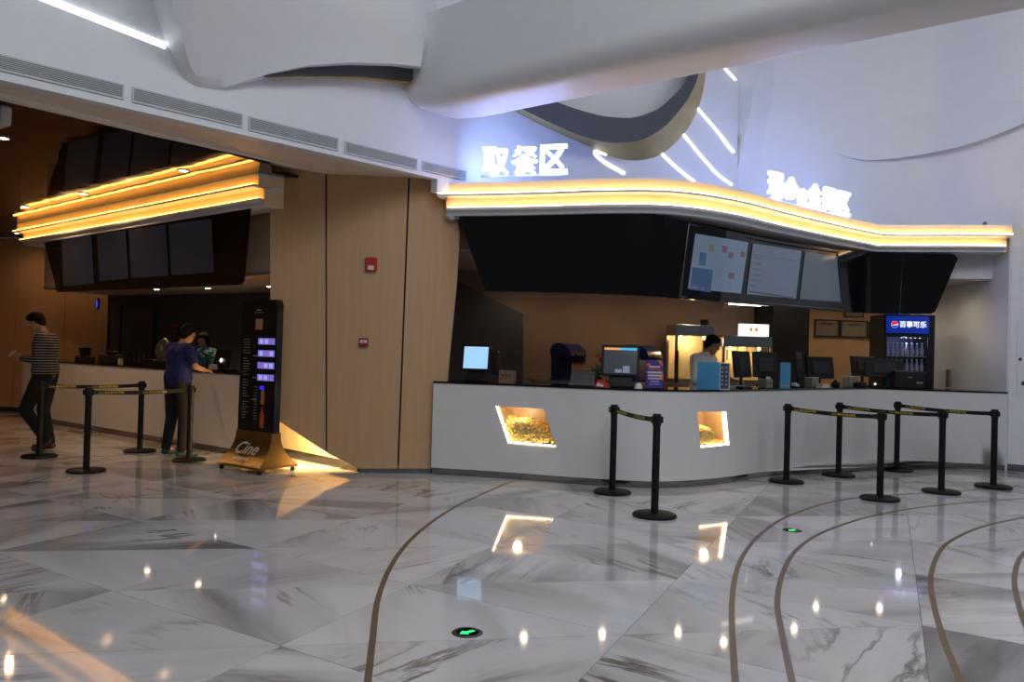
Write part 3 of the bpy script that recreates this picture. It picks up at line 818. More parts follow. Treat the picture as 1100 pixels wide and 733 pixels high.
t_, b_ = samp([(899.6,268.5),(930,271),(970,272.5)], [(905.6,335),(930,336.5),(966,337.3)], 6)
board_quad(MB(), BB, t_, b_, .10).build('curved_glass', BLACKGL, mbd, False, world=True)
t_, b_ = [(970.6,272.5),(1000,272.5),(1021,272.7),(1026,274),(1029,278)], [(966.6,337.3),(985,337.5),(1001,337),(1004,335.5),(1006,332)]
board_quad(MB(), BB, [Vector(p) for p in t_], [Vector(p) for p in b_], .10).build('end_panel', BLACKGL, mbd, False, world=True)
# slim silver frame round the screen bay
BF = CP.offset(-.028); fr = [(740,241),(806,255.5),(900,271.5),(907,333),(820,326),(731,318.5),(740,241)]
MB().tube([BF.hit(*p)[0] for p in fr], .009, 6).build('bay_frame', mat('frame_grey', (92,96,102), .35, .6), mbd, world=True)
def screen_mat(name, kind, base, glow):
    m = bpy.data.materials.new(name); m.use_nodes = True; nt = m.node_tree; b = nt.nodes['Principled BSDF']
    N = nt.nodes.new; L = nt.links.new
    b.inputs['Base Color'].default_value = (.01,.01,.012,1); b.inputs['Roughness'].default_value = .12
    tc = N('ShaderNodeTexCoord'); n = N('ShaderNodeTexNoise'); n.inputs['Scale'].default_value = 2.5; L(tc.outputs['Object'], n.inputs['Vector'])
    r = N('ShaderNodeValToRGB'); r.color_ramp.elements[0].color = lin(base)+(1,); r.color_ramp.elements[1].color = lin(tuple(min(255,v*1.12) for v in base))+(1,)
    L(n.outputs['Fac'], r.inputs['Fac']); L(r.outputs['Color'], b.inputs['Emission Color']); b.inputs['Emission Strength'].default_value = glow
    MATS[name] = m; return m
SCRA = screen_mat('menu_screen', 0, (92,108,128), .75)
SCRB = screen_mat('menu_screen_list', 0, (84,94,112), .75)
SCRC = screen_mat('menu_screen_dim', 0, (70,80,92), .75)
BS = CP.offset(-.030)
def flat_px(path, px, n=6):
    T = [Vector(px[0]).lerp(Vector(px[1]), i/n) for i in range(n+1)]; Bq = [Vector(px[3]).lerp(Vector(px[2]), i/n) for i in range(n+1)]
    return board_quad(MB(), path, T, Bq, .006)
def bright(c, s_=1.): return mat('print_%d_%d_%d_%d' % (c+(int(s_*10),)), c, .5, emit=c, estr=s_*.5)
for k_, (px, mt) in enumerate([([(747,251),(804,260.5),(796,315.5),(739,310)], SCRA), ([(809,261.5),(861,269.5),(855,321),(802,316)], SCRB), ([(865,270.5),(899,275.5),(903,324.5),(859,321.5)], SCRC)]):
    s_ = flat_px(BS, px).build('screen', mt, mbd, False, world=True); s_['label'] = 'lit menu screen'
    q = CP.offset(-.026)
    def dab(x, y, w_, h_, c, nm='picture', g=.3):
        c = tuple(int(a*.5+b*.5) for a, b in zip(c, (84,100,122)))
        flat_px(q, [(x,y),(x+w_,y+w_*.15),(x+w_-h_*.12,y+w_*.15+h_),(x-h_*.12,y+h_)], 2).build(nm, bright(c, g), s_, False, world=True)
    if k_ == 0:
        dab(744,287,22,24,(58,92,150)); dab(752,271,7,14,(66,104,160)); dab(762,262,6,8,(140,146,96)); dab(776,264,6,7,(150,104,104)); dab(783,271,5,6,(140,110,104)); dab(796,270,5,6,(150,100,104)); dab(783,293,6,6,(150,110,110)); dab(741,307,16,2,(150,160,172))
    if k_ == 1:
        dab(808,273,50,1.2,(132,140,156), 'text_line')
        for j, wd in enumerate((11,9,13,10,12,9)): dab(810-j*.9,276+j*6,wd,1.4,(128,134,150), 'text_line')
        dab(804,312,48,2,(104,100,112), 'text_line')
# left kiosk board
LB = LC.offset(.0)
lbd = thing('menu_board', 'black glass menu board with four screens over far left counter', 'menu board', LB.hit(160,310)[0])
board_quad(MB(), LB, [Vector((46,254)),Vector((72,250)),Vector((228,226)),Vector((258,219.5)),Vector((266,218.6)),Vector((270,222))],
           [Vector((61,314)),Vector((70,313.6)),Vector((232,306.6)),Vector((254,305.8)),Vector((260,305.5)),Vector((263,301))], .10).build('glass_panel', BLACKGL, lbd, False, world=True)
LS = LC.offset(.012)
for px in [[(66,257),(98,252.5),(101,305),(68,308)], [(104,251.5),(134.5,247.5),(138,299.5),(107,302)], [(138,246.5),(178,241.5),(181,296.5),(141,299)], [(181,241),(227,235),(230,292.5),(184,296)]]:
    flat_px(LS, px, 2).build('screen', screen_mat('screen_off', 0, (34,36,44), .35) if 'screen_off' not in MATS else MATS['screen_off'], lbd, False, world=True)

# ================================================================ rooms behind the main counter
wall_line('wall_servery', [(-1.3,12.75),(4.25,13.75)], 0, 3.4, BACKW)
wall_line('wall_servery_left', [(-1.25,12.8),(-.9,10.4)], 0, 3.4, BACKW)
wall_line('wall_charcoal', [(4.25,13.2),(4.93,13.45)], 0, 3.4, NEARBLK, .5)
wall_line('wall_rear', [(4.9,15.0),(7.3,15.0)], 0, 3.4, TANWALL)
wall_line('wall_side', [(7.10,15.0),(7.16,11.70)], 0, 3.4, WHITE)
struct(poly_prism('ceiling_servery', [tuple(CP.offset(-.45).at(CP.L*k/16)) for k in range(17)] + [(7.2,15),(4.2,15),(4.2,13.9),(-1.3,12.9)], 2.78, 2.82, mat('servery_ceiling', (190,182,172), .5)))
_hs = CP.hit(960,300)[1]
for _a, _b, _m in ((.02, _hs, BACKW), (_hs, CP.L-.02, WHITE)): sweep('wall_header', CP, [(-.42,2.80),(-.42,3.5),(-.48,3.5),(-.48,2.80)], _m, None, _a, _b, 40)['kind'] = 'structure'
# dark partition with a slanted top at the left
pw = Path([(-1.15,12.5),(1.0,12.9)])
struct(panel_px('wall_partition', pw, [(470,294),(488,301),(562,337.5),(562,440),(470,440)], DKGREY, .12, None))
# downlights let into the ceilings (lens, ring and the lamp itself)
def downlight(p, r, label, energy, color=(1.,.80,.58), group='downlights', wide=110):
    t = thing('downlight', label, 'downlight', p, 0, group)
    MB().lathe([(r*1.35,0),(r*1.35,-.006),(r*1.02,-.010),(r*1.0,-.002)], 16).build('trim_ring', WHITE, t)
    MB().lathe([(r*.98,-.008),(r*.6,-.012),(.002,-.013)], 16).build('lens', DOWNL, t)
    if energy:
        l = bpy.data.lights.new('downlight_lamp', 'SPOT'); l.energy = energy; l.color = color; l.spot_size = R(wide); l.spot_blend = .8; l.shadow_soft_size = .04
        o = bpy.data.objects.new('downlight_lamp', l); col.objects.link(o); o.location = Vector(p) + Vector((0,0,-.03))
    return t
for i, (x, y) in enumerate([(3,148),(27,222),(90,208),(197,183)]):
    downlight(PH(x,y,ZS+.008), .05, ['downlight in the mirrored ceiling at the left picture edge','downlight in mirrored ceiling at its far left corner','downlight in mirrored ceiling above the left end of the menu board','downlight in mirrored ceiling nearest the timber pier'][i], (8,95,60,5)[i], (1.,.58,.30), group='downlights in the mirrored ceiling', wide=168)
for i, (x, y) in enumerate([(-9.7,15.75),(-8.75,15.7)]):  # extra downlights added to brighten the timber wall
    downlight((x,y,ZS+.008), .05, ['left','right'][i] + ' added downlight brightening the timber back wall of the kiosk', 11, (1.,.52,.24), group='added downlights at the timber wall', wide=150)
for i, (x, y) in enumerate([(168,322),(223,322),(289,320)]):
    p = PY(x,y,13.9-.012*(x-168)); downlight((p.x,p.y,2.42), .045, ['left','middle','right'][i] + ' one of three small downlights below the left menu board', 26, group='downlights behind the left board')
for i, (x, y, e_) in enumerate([(3.3,12.2,8),(4.6,12.9,6),(6.1,13.2,8),(.3,12.15,11),(1.5,12.4,11),(2.7,12.6,10),(5.4,14.1,9),(6.5,14.1,9),(6.5,12.55,9)]):  # certificate and fridge downlights are added to brighten the tan and side walls
    downlight((x,y,2.78), .05, 'servery ceiling downlight behind the menu board, ' + ['left of front row','middle of front row','right of front row','above left soda fountain','above right soda fountain','above the popcorn machines','added before left certificate','added before right certificate','added beside the fridge'][i], e_, group='downlights in the servery ceiling', wide=165)

# ================================================================ illuminated signs standing on the canopy
def face_rz(n): return math.atan2(n.x, -n.y)
def sign(name, label, chars, path, s0, s1, z, h, sizes=None):
    p = path.at((s0+s1)/2); t = thing(name, label, 'sign', (p.x, p.y, z))
    n = len(chars); k = [(.62 if c in '&' else 1.) for c in chars]; tot = sum(k); s = s0
    for i, c in enumerate(chars):
        wd = (s1-s0)*k[i]/tot; sc_ = s + wd/2; s += wd
        q = path.at(sc_); nm = path.normal(sc_)
        me = text_mesh(c, 1.0, .0, .010 if c == '餐' else .020, 0).copy(); me.materials.clear(); me.materials.append(LETTER)
        xs = [v.co.x for v in me.vertices]; ys = [v.co.y for v in me.vertices]
        hh = h*(.66 if c == '&' else 1.)
        sx = wd*.90/(max(xs)-min(xs)); sy = hh/(max(ys)-min(ys)); cx = (max(xs)+min(xs))/2; y0 = min(ys)
        me.transform(Matrix(((sx,0,0,-cx*sx),(0,sy,0,-y0*sy),(0,0,1,0),(0,0,0,1))))
        bm = bmesh.new(); bm.from_mesh(me); bmesh.ops.remove_doubles(bm, verts=bm.verts[:], dist=1e-5)
        ret = bmesh.ops.extrude_face_region(bm, geom=bm.faces[:])
        bmesh.ops.translate(bm, verts=[v for v in ret['geom'] if isinstance(v, bmesh.types.BMVert)], vec=(0,0,.05))
        bmesh.ops.recalc_face_normals(bm, faces=bm.faces[:]); bm.to_mesh(me); bm.free()
        obj('character', me, t, (q.x-p.x, q.y-p.y, 0), (R(90), 0, face_rz(nm)))
    mb = MB(); m_ = 10; rings = []
    for i in range(m_+1):
        u = s0+(s1-s0)*i/m_; q = path.at(u)-p; nm = path.normal(u)
        rings.append([(q.x+nm.x*o_, q.y+nm.y*o_, zz) for o_, zz in ((-.01,-.02),(.01,-.02),(.01,0.004),(-.01,0.004))])
    mb.loft(rings).build('mounting_rail', WHITE, t)
    return t
sp = CP.offset(.05)
sign('pickup_sign', 'glowing white three-character sign at left end of the canopy', '取餐区', sp, sp.hit(517,187)[1], sp.hit(611,187)[1], sp.hit(560,188)[0].z, .335)
sign('cashier_sign', 'glowing white six-character sign at the right part of the canopy', '现金&会员区', sp, sp.hit(823,215)[1], sp.hit(911,232)[1], ZC+.045, .33)

# ================================================================ queue barrier posts
PH_ = .97
me_base = MB().lathe([(.002,0),(.200,0),(.208,.006),(.208,.022),(.195,.032),(.06,.040),(.002,.041)], 36).mesh('base', BLACKMT, True)
me_pole = MB().lathe([(.002,.038),(.0365,.038),(.0365,.86),(.002,.86)], 20).mesh('pole', BLACKMT, True)
me_head = MB().lathe([(.002,.86),(.040,.86),(.042,.866),(.042,.955),(.037,.97),(.002,.97)], 20).mesh('cassette', BLACKPL, True)
me_clip = MB().box(-.022,.022,-.060,-.038,.885,.945,.004).mesh('clip', BLACKPL)
YEL = mat('belt_yellow', (196,176,42), .6); BELT = mat('belt_black', (18,18,20), .8)
def post(px, py, label, group):
    g = G(px, py); t = thing('barrier_post', label, 'barrier post', (g.x, g.y, 0), 0, group)
    obj('base', me_base, t); obj('pole', me_pole, t); obj('cassette', me_head, t)
    for k in range(4):
        a = R(90*k+20); obj('clip', me_clip, t, (0,0,0), (0,0,a))
    return t
def belt(a, b, text):
    A, B = a.location, b.location; d = (B-A); L = d.length; d.normalize(); ang = math.atan2(d.y, d.x)
    mb = MB(); n = 14; rings = []
    for i in range(n+1):
        x = .04 + (L-.08)*i/n; sag = -.018*4*(i/n)*(1-i/n)
        rings.append([(x,-.0012,.89+sag),(x,.0012,.89+sag),(x,.0012,.938+sag),(x,-.0012,.938+sag)])
    o = mb.loft(rings).build('belt', BELT, a); o.rotation_euler = (0,0,ang)
    for f in ((.20,.62) if L > 1.0 else (.45,)):
        z = .914 - .018*4*f*(1-f)
        l = lettering(text, .034, YEL, o, (L*f,-.0022,z), bold=.0006); l['kind'] = 'stuff' if False else l.get('kind','')
        if 'kind' in l: del l['kind']
BTXT = 'Cine 请在此排队等候'
gR = 'queue posts in front of the right counter'; gM = 'pair of queue posts at the curved counter'; gL = 'queue posts at the far left counter'
pR = [post(844.6,518.4,'black queue post at the far left of the right-hand group',gR), post(945,537,'black queue post nearest the viewer in the right-hand group',gR),
      post(900.5,511.5,'black queue post at the back, second from left in right-hand group',gR), post(1011,529.5,'black queue post in front row, second from right of all',gR),
      post(963,506,'farthest black queue post, beside the inner counter corner',gR), post(1067,524,'rightmost black queue post near the white wall',gR)]
belt(pR[0],pR[1],BTXT); belt(pR[2],pR[3],BTXT); belt(pR[4],pR[5],BTXT)
pM = [post(657.5,530,'black queue post close to the curved counter front, between popcorn windows',gM), post(703,555,'black queue post standing alone nearest the viewer in mid floor',gM)]
belt(pM[0],pM[1],BTXT)
pL = [post(42,491.5,'black queue post in front of the man in the striped top',gL), post(150,485.5,'black queue post close to the far left counter between the two men',gL),
      post(92.5,507,'black queue post nearest the viewer in the left-hand group',gL), post(203,495.5,'black queue post behind the man in the blue shirt',gL)]
belt(pL[0],pL[1],BTXT); belt(pL[2],pL[3],BTXT)

# ================================================================ green arrow lights let into the floor
def arrow_light(px, py, label, r=.085):
    g = G(px, py); t = thing('floor_arrow_light', label, 'floor light', (g.x, g.y, 0), 0, 'green arrow lights in the floor')
    MB().lathe([(r*.72,.0005),(r*.72,.004),(r*.95,.004),(r,.0008),(r,.0002)], 32).build('steel_ring', mat('ring_steel', (86,88,90), .35, .9), t, True)
    MB().lathe([(.001,.0005),(r*.73,.0005),(r*.73,.003),(.001,.003)], 28).build('lens', BLACKGL, t)
    a = [(-.062,0),(-.012,.040),(-.012,.016),(.055,.016),(.055,-.016),(-.012,-.016),(-.012,-.040)]; k = r/.085*.80; c, s = math.cos(R(38)), math.sin(R(38))
    q = [(k*(x*c-y*s), k*(x*s+y*c)) for x, y in a]
    MB().loft([[(x,y,.0032) for x,y in q],[(x,y,.0038) for x,y in q]]).build('arrow', mat('arrow_green', (40,220,110), .5, emit=(30,235,110), estr=1.6), t)
arrow_light(502,680,'green arrow light in the floor, nearest the viewer'); arrow_light(851,570,'green arrow light in the floor beside the brass arcs')

# ================================================================ far left counter
lc = thing('kiosk_counter', 'white panelled far left counter with dark top behind the two men', 'counter', (-6.3,13.1,0))
ed = [0, LP.L*.33, LP.L*.66, LP.L]
for a, b in zip(ed, ed[1:]): sheet_wall('front_panel', LP, .09, 1.10, WHITE2, .03, (), lc, a+.003, b-.003, False, (.8,.8))
sweep('countertop', LP, [(.012,1.10),(.012,1.125),(-.62,1.125),(-.62,1.10)], BLACKTOP, lc, n=4)
sweep('plinth', LP, [(-.05,0),(-.05,.10),(-.08,.10),(-.08,0)], PLINTH, lc, n=4)
for e in (0, LP.L):
    p = LP.at(e); q = LP.normal(e); d = Vector((-q.y,q.x))*(.03 if e == 0 else -.03)
    MB().loft([[(p.x+q.x*a, p.y+q.y*a, z) for a, z in ((0,.09),(0,1.10),(-.6,1.10),(-.6,.09))],
               [(p.x+d.x+q.x*a, p.y+d.y+q.y*a, z) for a, z in ((0,.09),(0,1.10),(-.6,1.10),(-.6,.09))]]).build('end_panel', WHITE2, lc, world=True)
def lpos(px, off, z=1.125, py=390):
    q = LP.offset(-off); P, s = q.hit(px, py); return Vector((P.x, P.y, z)), face_rz(LP.normal(1)), P.y/870
DKBR = mat('dark_brown_plastic', (40,30,26), .4)
p, rz, k = lpos(91, .3)
t = thing('dispenser_caddy', 'dark caddy with two short cup dispensers on far left counter', 'dispenser', p, rz)
MB().box(-.19,.19,-.09,.09,0,.10,.01).build('tray', DKBR, t)
for x in (-.09,.09): MB().lathe([(.002,.10),(.045,.10),(.06,.22),(.075,.24),(.07,.25),(.002,.25)],14,(x,0,0)).build('cup', DKBR, t, True)
p, rz, k = lpos(120, .3)
t = thing('coffee_grinder', 'dark low coffee machine with round hopper on far left counter', 'coffee machine', p, rz)
MB().box(-.14,.14,-.16,.16,0,.15,.015).build('body', DKBR, t); MB().lathe([(.002,.15),(.07,.15),(.12,.20),(.11,.22),(.002,.22)],18).build('hopper', mat('smoked_metal',(120,100,84),.25,.7), t, True)
p, rz, k = lpos(129.5, .12)
t = thing('jar', 'small pale ribbed jar at the front of far left counter', 'jar', p, rz)
MB().lathe([(.002,0),(.035,0),(.04,.02),(.04,.085),(.034,.09),(.034,.10),(.002,.10)],16).build('body', mat('jar_cream',(200,186,164),.4), t, True); MB().lathe([(.002,.10),(.041,.10),(.041,.115),(.002,.12)],16).build('lid', DKBR, t, True)
for i, x in enumerate((134,139,144,149,153.5)):
    p, rz, k = lpos(x, .3); h = (.19,.21,.20,.22,.21)[i]
    t = thing('syrup_bottle', ['leftmost','second','middle','fourth','rightmost'][i]+' of five dark syrup bottles left of the steel disc', 'bottle', p, rz, 'dark bottles on the far left counter')
    MB().lathe([(.002,0),(.038,0),(.042,.01),(.042,h*.62),(.016,h*.82),(.016,h*.92),(.002,h*.92)],14).build('body', mat('dark_bottle',(46,32,24),.15), t, True)
    MB().lathe([(.002,h*.92),(.018,h*.92),(.018,h),(.002,h)],10).build('cap', BLACKPL, t, True)
p, rz, k = lpos(168, .40)
t = thing('waffle_iron', 'round open steel plate standing upright on far left counter', 'waffle iron', p, rz)
MB().box(-.17,.17,-.14,.14,0,.10,.012).build('base', DKBR, t)
o = MB().lathe([(.002,0),(.175,0),(.185,.012),(.175,.03),(.06,.045),(.05,.06),(.002,.062)],30).build('lid_plate', mat('pale_steel',(206,190,168),.35,.7,bump=.05), t, True); o.location = (0,.10,.27); o.rotation_euler = (R(78),0,0)
MB().box(-.02,.02,.10,.14,.08,.14).build('hinge', STEEL, t)
p, rz, k = lpos(240, .34)
t = thing('laptop_register', 'dark register screen seen from behind with a white glowing mark', 'monitor', p, rz)
MB().box(-.13,.13,-.10,.16,0,.02,.006).build('base', BLACKPL, t)
b_ = MB().add([(-.20,-.06,.03),(.20,-.06,.03),(.20,-.04,.03),(-.20,-.04,.03),(-.16,-.01,.30),(.20,-.01,.30),(.20,.01,.30),(-.16,.01,.30)],[(0,1,2,3),(7,6,5,4),(0,1,5,4),(1,2,6,5),(2,3,7,6),(3,0,4,7)]).build('housing', mat('bronze_plastic',(58,44,34),.35,.4), t)
MB().lathe([(.002,0),(.028,0),(.028,.004),(.002,.004)],16,(0,0,0)).build('glowing_mark', mat('mark_glow',(255,250,240),.5,emit=(255,246,232),estr=4.), b_).matrix_local = Matrix.Translation((.02,-.05,.15)) @ Matrix.Rotation(R(80),4,'X')
MB().tube([(0,.03,.02),(0,0,.10)],.02,8).build('neck', BLACKPL, t)
p, rz, k = lpos(229, .12)
t = thing('sugar_tray', 'low tray with pale sachets beside the register on left counter', 'tray', p, rz)
MB().box(-.09,.09,-.05,.05,0,.02,.004).build('tray', DKBR, t)
for i in range(7): MB().box(-.07+.021*i,-.055+.021*i,-.03,.03,.02,.075+.01*(i%3),.002).build('sachet', mat('sachet_white',(214,200,184),.6), t)
# flowers behind the counter beside the register
p, rz, k = lpos(224, .5)
t = thing('flower_vase', 'small vase of pale flowers behind the man in blue', 'flowers', p, rz)
MB().lathe([(.002,0),(.035,0),(.045,.06),(.03,.12),(.035,.13),(.002,.13)],14).build('vase', DKBR, t, True)
rr = random.Random(3)
for i in range(12):
    a = rr.random()*6.28; r_ = .03+rr.random()*.09; z = .17+rr.random()*.10
    fl = MB().tube([(0,0,.12),(r_*math.cos(a),r_*math.sin(a),z)],.003,5).build('stem', mat('stem_green',(60,80,48),.6), t)
    MB().ell((r_*math.cos(a),r_*math.sin(a),z+.012),(.022,.022,.016),8,5).build('blossom', mat('blossom',(222,204,176),.7), fl, True)
# things on the dark back wall of the kiosk
kw = Path([(-8.15,16.28),(-3.0,13.12)])
P, s = kw.hit(108,327); rzk = face_rz(kw.normal(1))
t = thing('wall_device', 'small wall unit with a blue lit face beside the timber wall', 'wall unit', (P.x,P.y-.02,P.z-.12), rzk)
MB().box(-.06,.06,-.07,0,0,.24,.008).build('body', BLACKPL, t); MB().box(-.02,.02,-.075,-.068,.05,.19).build('blue_face', mat('blue_led',(40,60,255),.5,emit=(40,50,255),estr=2.), t)
P, s = kw.hit(190,358)
t = thing('wall_chart', 'dark framed list with red heading on the kiosk back wall', 'notice', (P.x,P.y-.02,P.z-.22), rzk)
MB().box(-.10,.10,-.02,0,0,.40,.004).build('frame', mat('chart_dark',(40,26,24),.5), t); MB().box(-.085,.085,-.025,-.019,.33,.385).build('heading', mat('chart_red',(150,44,34),.5), t)
for i in range(9): MB().box(-.075,.075-.03*(i%3),-.024,-.019,.03+.031*i,.042+.031*i).build('text_line', mat('chart_line',(120,104,92),.6), t)
P, s = kw.hit(131,372)
t = struct(sheet_wall('door_1', kw.offset(.02), 0, 2.15, mat('door_grey',(78,72,74),.5), .04, s0=s, s1=s+.95, smooth=False, grid=(2,2)))
e_ = struct(sheet_wall('trim_6', kw.offset(.03), 0, 2.2, BLACKPL, .04, s0=s-.05, s1=s, smooth=False, grid=(2,2)))

# ================================================================ totem display with the flared gold base
g0 = G(276,505); trz = R(-35)
t = thing('totem_display', 'tall black menu totem on a flared gold base with castors', 'totem', (g0.x, g0.y, 0), trz)
def sect(hw, hd, z): return [(-hw,-hd,z),(hw,-hd,z),(hw,hd,z),(-hw,hd,z)]
rings = []
for i in range(13):
    u = i/12; f = (1-u)**2.3
    rings.append(sect(.338+.062*f, .065+.215*f, .085+.385*u))
MB().loft(rings).build('flared_base', GOLD, t)
MB().box(-.40,.40,-.28,.28,.06,.087).build('base_plate', GOLD, t)
for sx in (-1,1):
    for sy in (-1,1):
        c_ = MB().lathe([(.002,.045),(.018,.045),(.018,.06),(.002,.06)],10,(sx*.36,sy*.24,0)).build('castor', BLACKPL, t)
        MB().tube([(sx*.36-.013,sy*.24,.027),(sx*.36+.013,sy*.24,.027)],.027,14).build('wheel', BLACKPL, c_, True)
pb = MB(); zt = 2.06
prof = [(-.338,.465),(.338,.465),(.345,zt-.06),(.318,zt),(-.265,zt),(-.320,zt-.10)]
bd = pb.loft([[(x,-.045,z) for x,z in prof],[(x,.045,z) for x,z in prof]]).build('display_panel', mat('totem_black',(16,18,20),.16), t)
GT = mat('totem_text',(120,122,124),.6)
def tb(x0,x1,z0,z1,mt,nm): return MB().box(x0,x1,-.048,-.0445,z0,z1).build(nm, mt, bd)
tb(-.04,.05,zt-.13,zt-.115,GT,'text_line'); tb(-.07,.09,zt-.155,zt-.147,GT,'text_line')
tb(-.05,.08,1.70,1.83,mat('totem_photo',(120,86,70),.5,emit=(110,78,66),estr=.25),'picture')
VIO = mat('totem_violet',(120,116,226),.5,emit=(112,110,226),estr=.75)
for i in range(4):
    z = 1.56-.145*i; tb(.01,.315,z-.038,z+.038,VIO,'picture_bar')
    for j in range(3):
        MB().box(.04+.095*j,.10+.095*j,-.0495,-.0475,z-.028,z+.026).build('drink', [mat('totem_pink',(220,190,226),.5,emit=(220,190,226),estr=.5),mat('totem_pale',(190,196,240),.5,emit=(180,186,240),estr=.6),mat('totem_rose',(170,120,180),.5,emit=(170,120,180),estr=.5)][(i+j)%3], bd)
rr = random.Random(5)
for i in range(30):
    z = 1.58-.033*i
    if i % 8 == 6: tb(-.08,-.0,z-.008,z+.010,GT,'text_line'); continue
    tb(-.27,-.27+.07+rr.random()*.07,z-.004,z+.005,GT,'text_line')
for i in range(12): tb(-.04,.02,.62+.035*i-.003,.62+.035*i+.004,GT,'text_line')
MB().lathe([(.002,0),(.03,0),(.033,.02),(.033,.15),(.012,.20),(.012,.23),(.002,.23)],12,(.12,0,0)).build('bottle_picture', mat('totem_amber',(124,76,44),.4,emit=(120,70,40),estr=.25), bd, True).matrix_local = Matrix.Translation((0,-.046,.80)) @ Matrix.Diagonal((1,.08,1,1))
MB().lathe([(.002,0),(.03,0),(.036,.02),(.036,.16),(.013,.21),(.013,.25),(.002,.25)],12,(.12,0,0)).build('bottle_picture', mat('totem_red',(140,56,44),.4,emit=(120,50,40),estr=.25), bd, True).matrix_local = Matrix.Translation((0,-.046,.52)) @ Matrix.Diagonal((1,.08,1,1))
tb(.06,.14,.98,1.02,mat('totem_blue',(40,30,230),.5,emit=(40,30,230),estr=1.2),'price_tag')
lo = lettering('Cine', .22, mat('logo_silver',(214,206,190),.4), t, (-.02,-.150,.27), bold=.002, shear=.35); lo.rotation_euler = (R(58),0,0); lo.name = 'logo'
lo = lettering('影城国际电影', .05, mat('logo_silver',(214,206,190),.4), t, (-.03,-.222,.150), bold=.0005); lo.rotation_euler = (R(40),0,0); lo.name = 'subtitle'

# ================================================================ things on and behind the main counter
def cpos(px, off, z=ZT, py=410):
    q = CP.offset(-off); P, s = q.hit(px, py); return Vector((P.x, P.y, z)), face_rz(CP.normal(s)), P.y/870
SCRBLUE = screen_mat('pos_screen_blue', 0, (150,194,234), 1.1)
SCRDK = screen_mat('pos_screen_dark', 0, (56,58,66), .8)
def pos_terminal(px, off, w_, h_, scr, label, rz_add=0, bar=False, side=True):
    p, rz, k = cpos(px, off); rz += rz_add
    t = thing('pos_terminal', label, 'register', p, rz)
    MB().box(-w_*.36,w_*.36,-.09,.12,0,.03,.008).build('base', BLACKPL, t)
    MB().add([(-w_*.32,-.03,.03),(w_*.32,-.03,.03),(w_*.32,.08,.03),(-w_*.32,.08,.03),(-w_*.28,.0,.17),(w_*.28,.0,.17),(w_*.28,.06,.17),(-w_*.28,.06,.17)],[(0,1,2,3),(7,6,5,4),(0,1,5,4),(1,2,6,5),(2,3,7,6),(3,0,4,7)]).build('stand', BLACKPL, t)
    z0 = .13
    hs = MB().box(-w_/2,w_/2,-.025,.025,0,h_,.01).build('housing', BLACKPL, t); hs.location = (0,-.02,z0); hs.rotation_euler = (R(-8),0,0)
    s_ = MB().box(-w_/2+.028,w_/2-.028,-.028,-.0245,.03,h_-.028).build('screen', scr, hs); s_['label'] = 'lit touch screen'
    if bar:
        MB().box(-w_/2+.03,0,-.030,-.0275,h_-.062,h_-.036).build('title_bar', bright((226,150,84),1.6), hs); MB().box(.0,w_/2-.03,-.030,-.0275,h_-.062,h_-.036).build('title_bar', bright((60,170,226),1.6), hs)
        for a, b, c, d in ((.03,.11,.04,.12),(-.06,.02,.04,.08)): MB().box(a,b,-.030,-.0275,c,d).build('window', bright((130,140,160),.8), hs)
    if side: MB().box(w_/2+.01,w_/2+.09,.02,.12,.10,.10+h_*.85,.015).build('rear_display', BLACKPL, t)
    return t
pos_terminal(511,.30,.37,.33,SCRBLUE,'register with bright pale blue screen at left end of main counter', R(-4))
pos_terminal(666,.26,.44,.37,SCRDK,'register with dark screen and orange and blue title bar', R(2), True, False)
# paper box
p, rz, k = cpos(545,.34)
t = thing('carton', 'small tan carton with printed dots beside the left register', 'carton', p, rz)
b = MB().box(-.095,.095,-.06,.06,0,.15).build('body', mat('carton_tan',(124,100,78),.7), t)
for x in (-.05,0,.05): MB().lathe([(.001,0),(.013,0),(.013,.002),(.001,.002)],12).build('dot', mat('dot_dark',(46,36,32),.6), t).matrix_local = Matrix.Translation((x,-.06,.09)) @ Matrix.Rotation(R(90),4,'X')
MB().box(-.097,.097,-.062,.0,.148,.152).build('lid', mat('carton_tan',(124,100,78),.7), t)
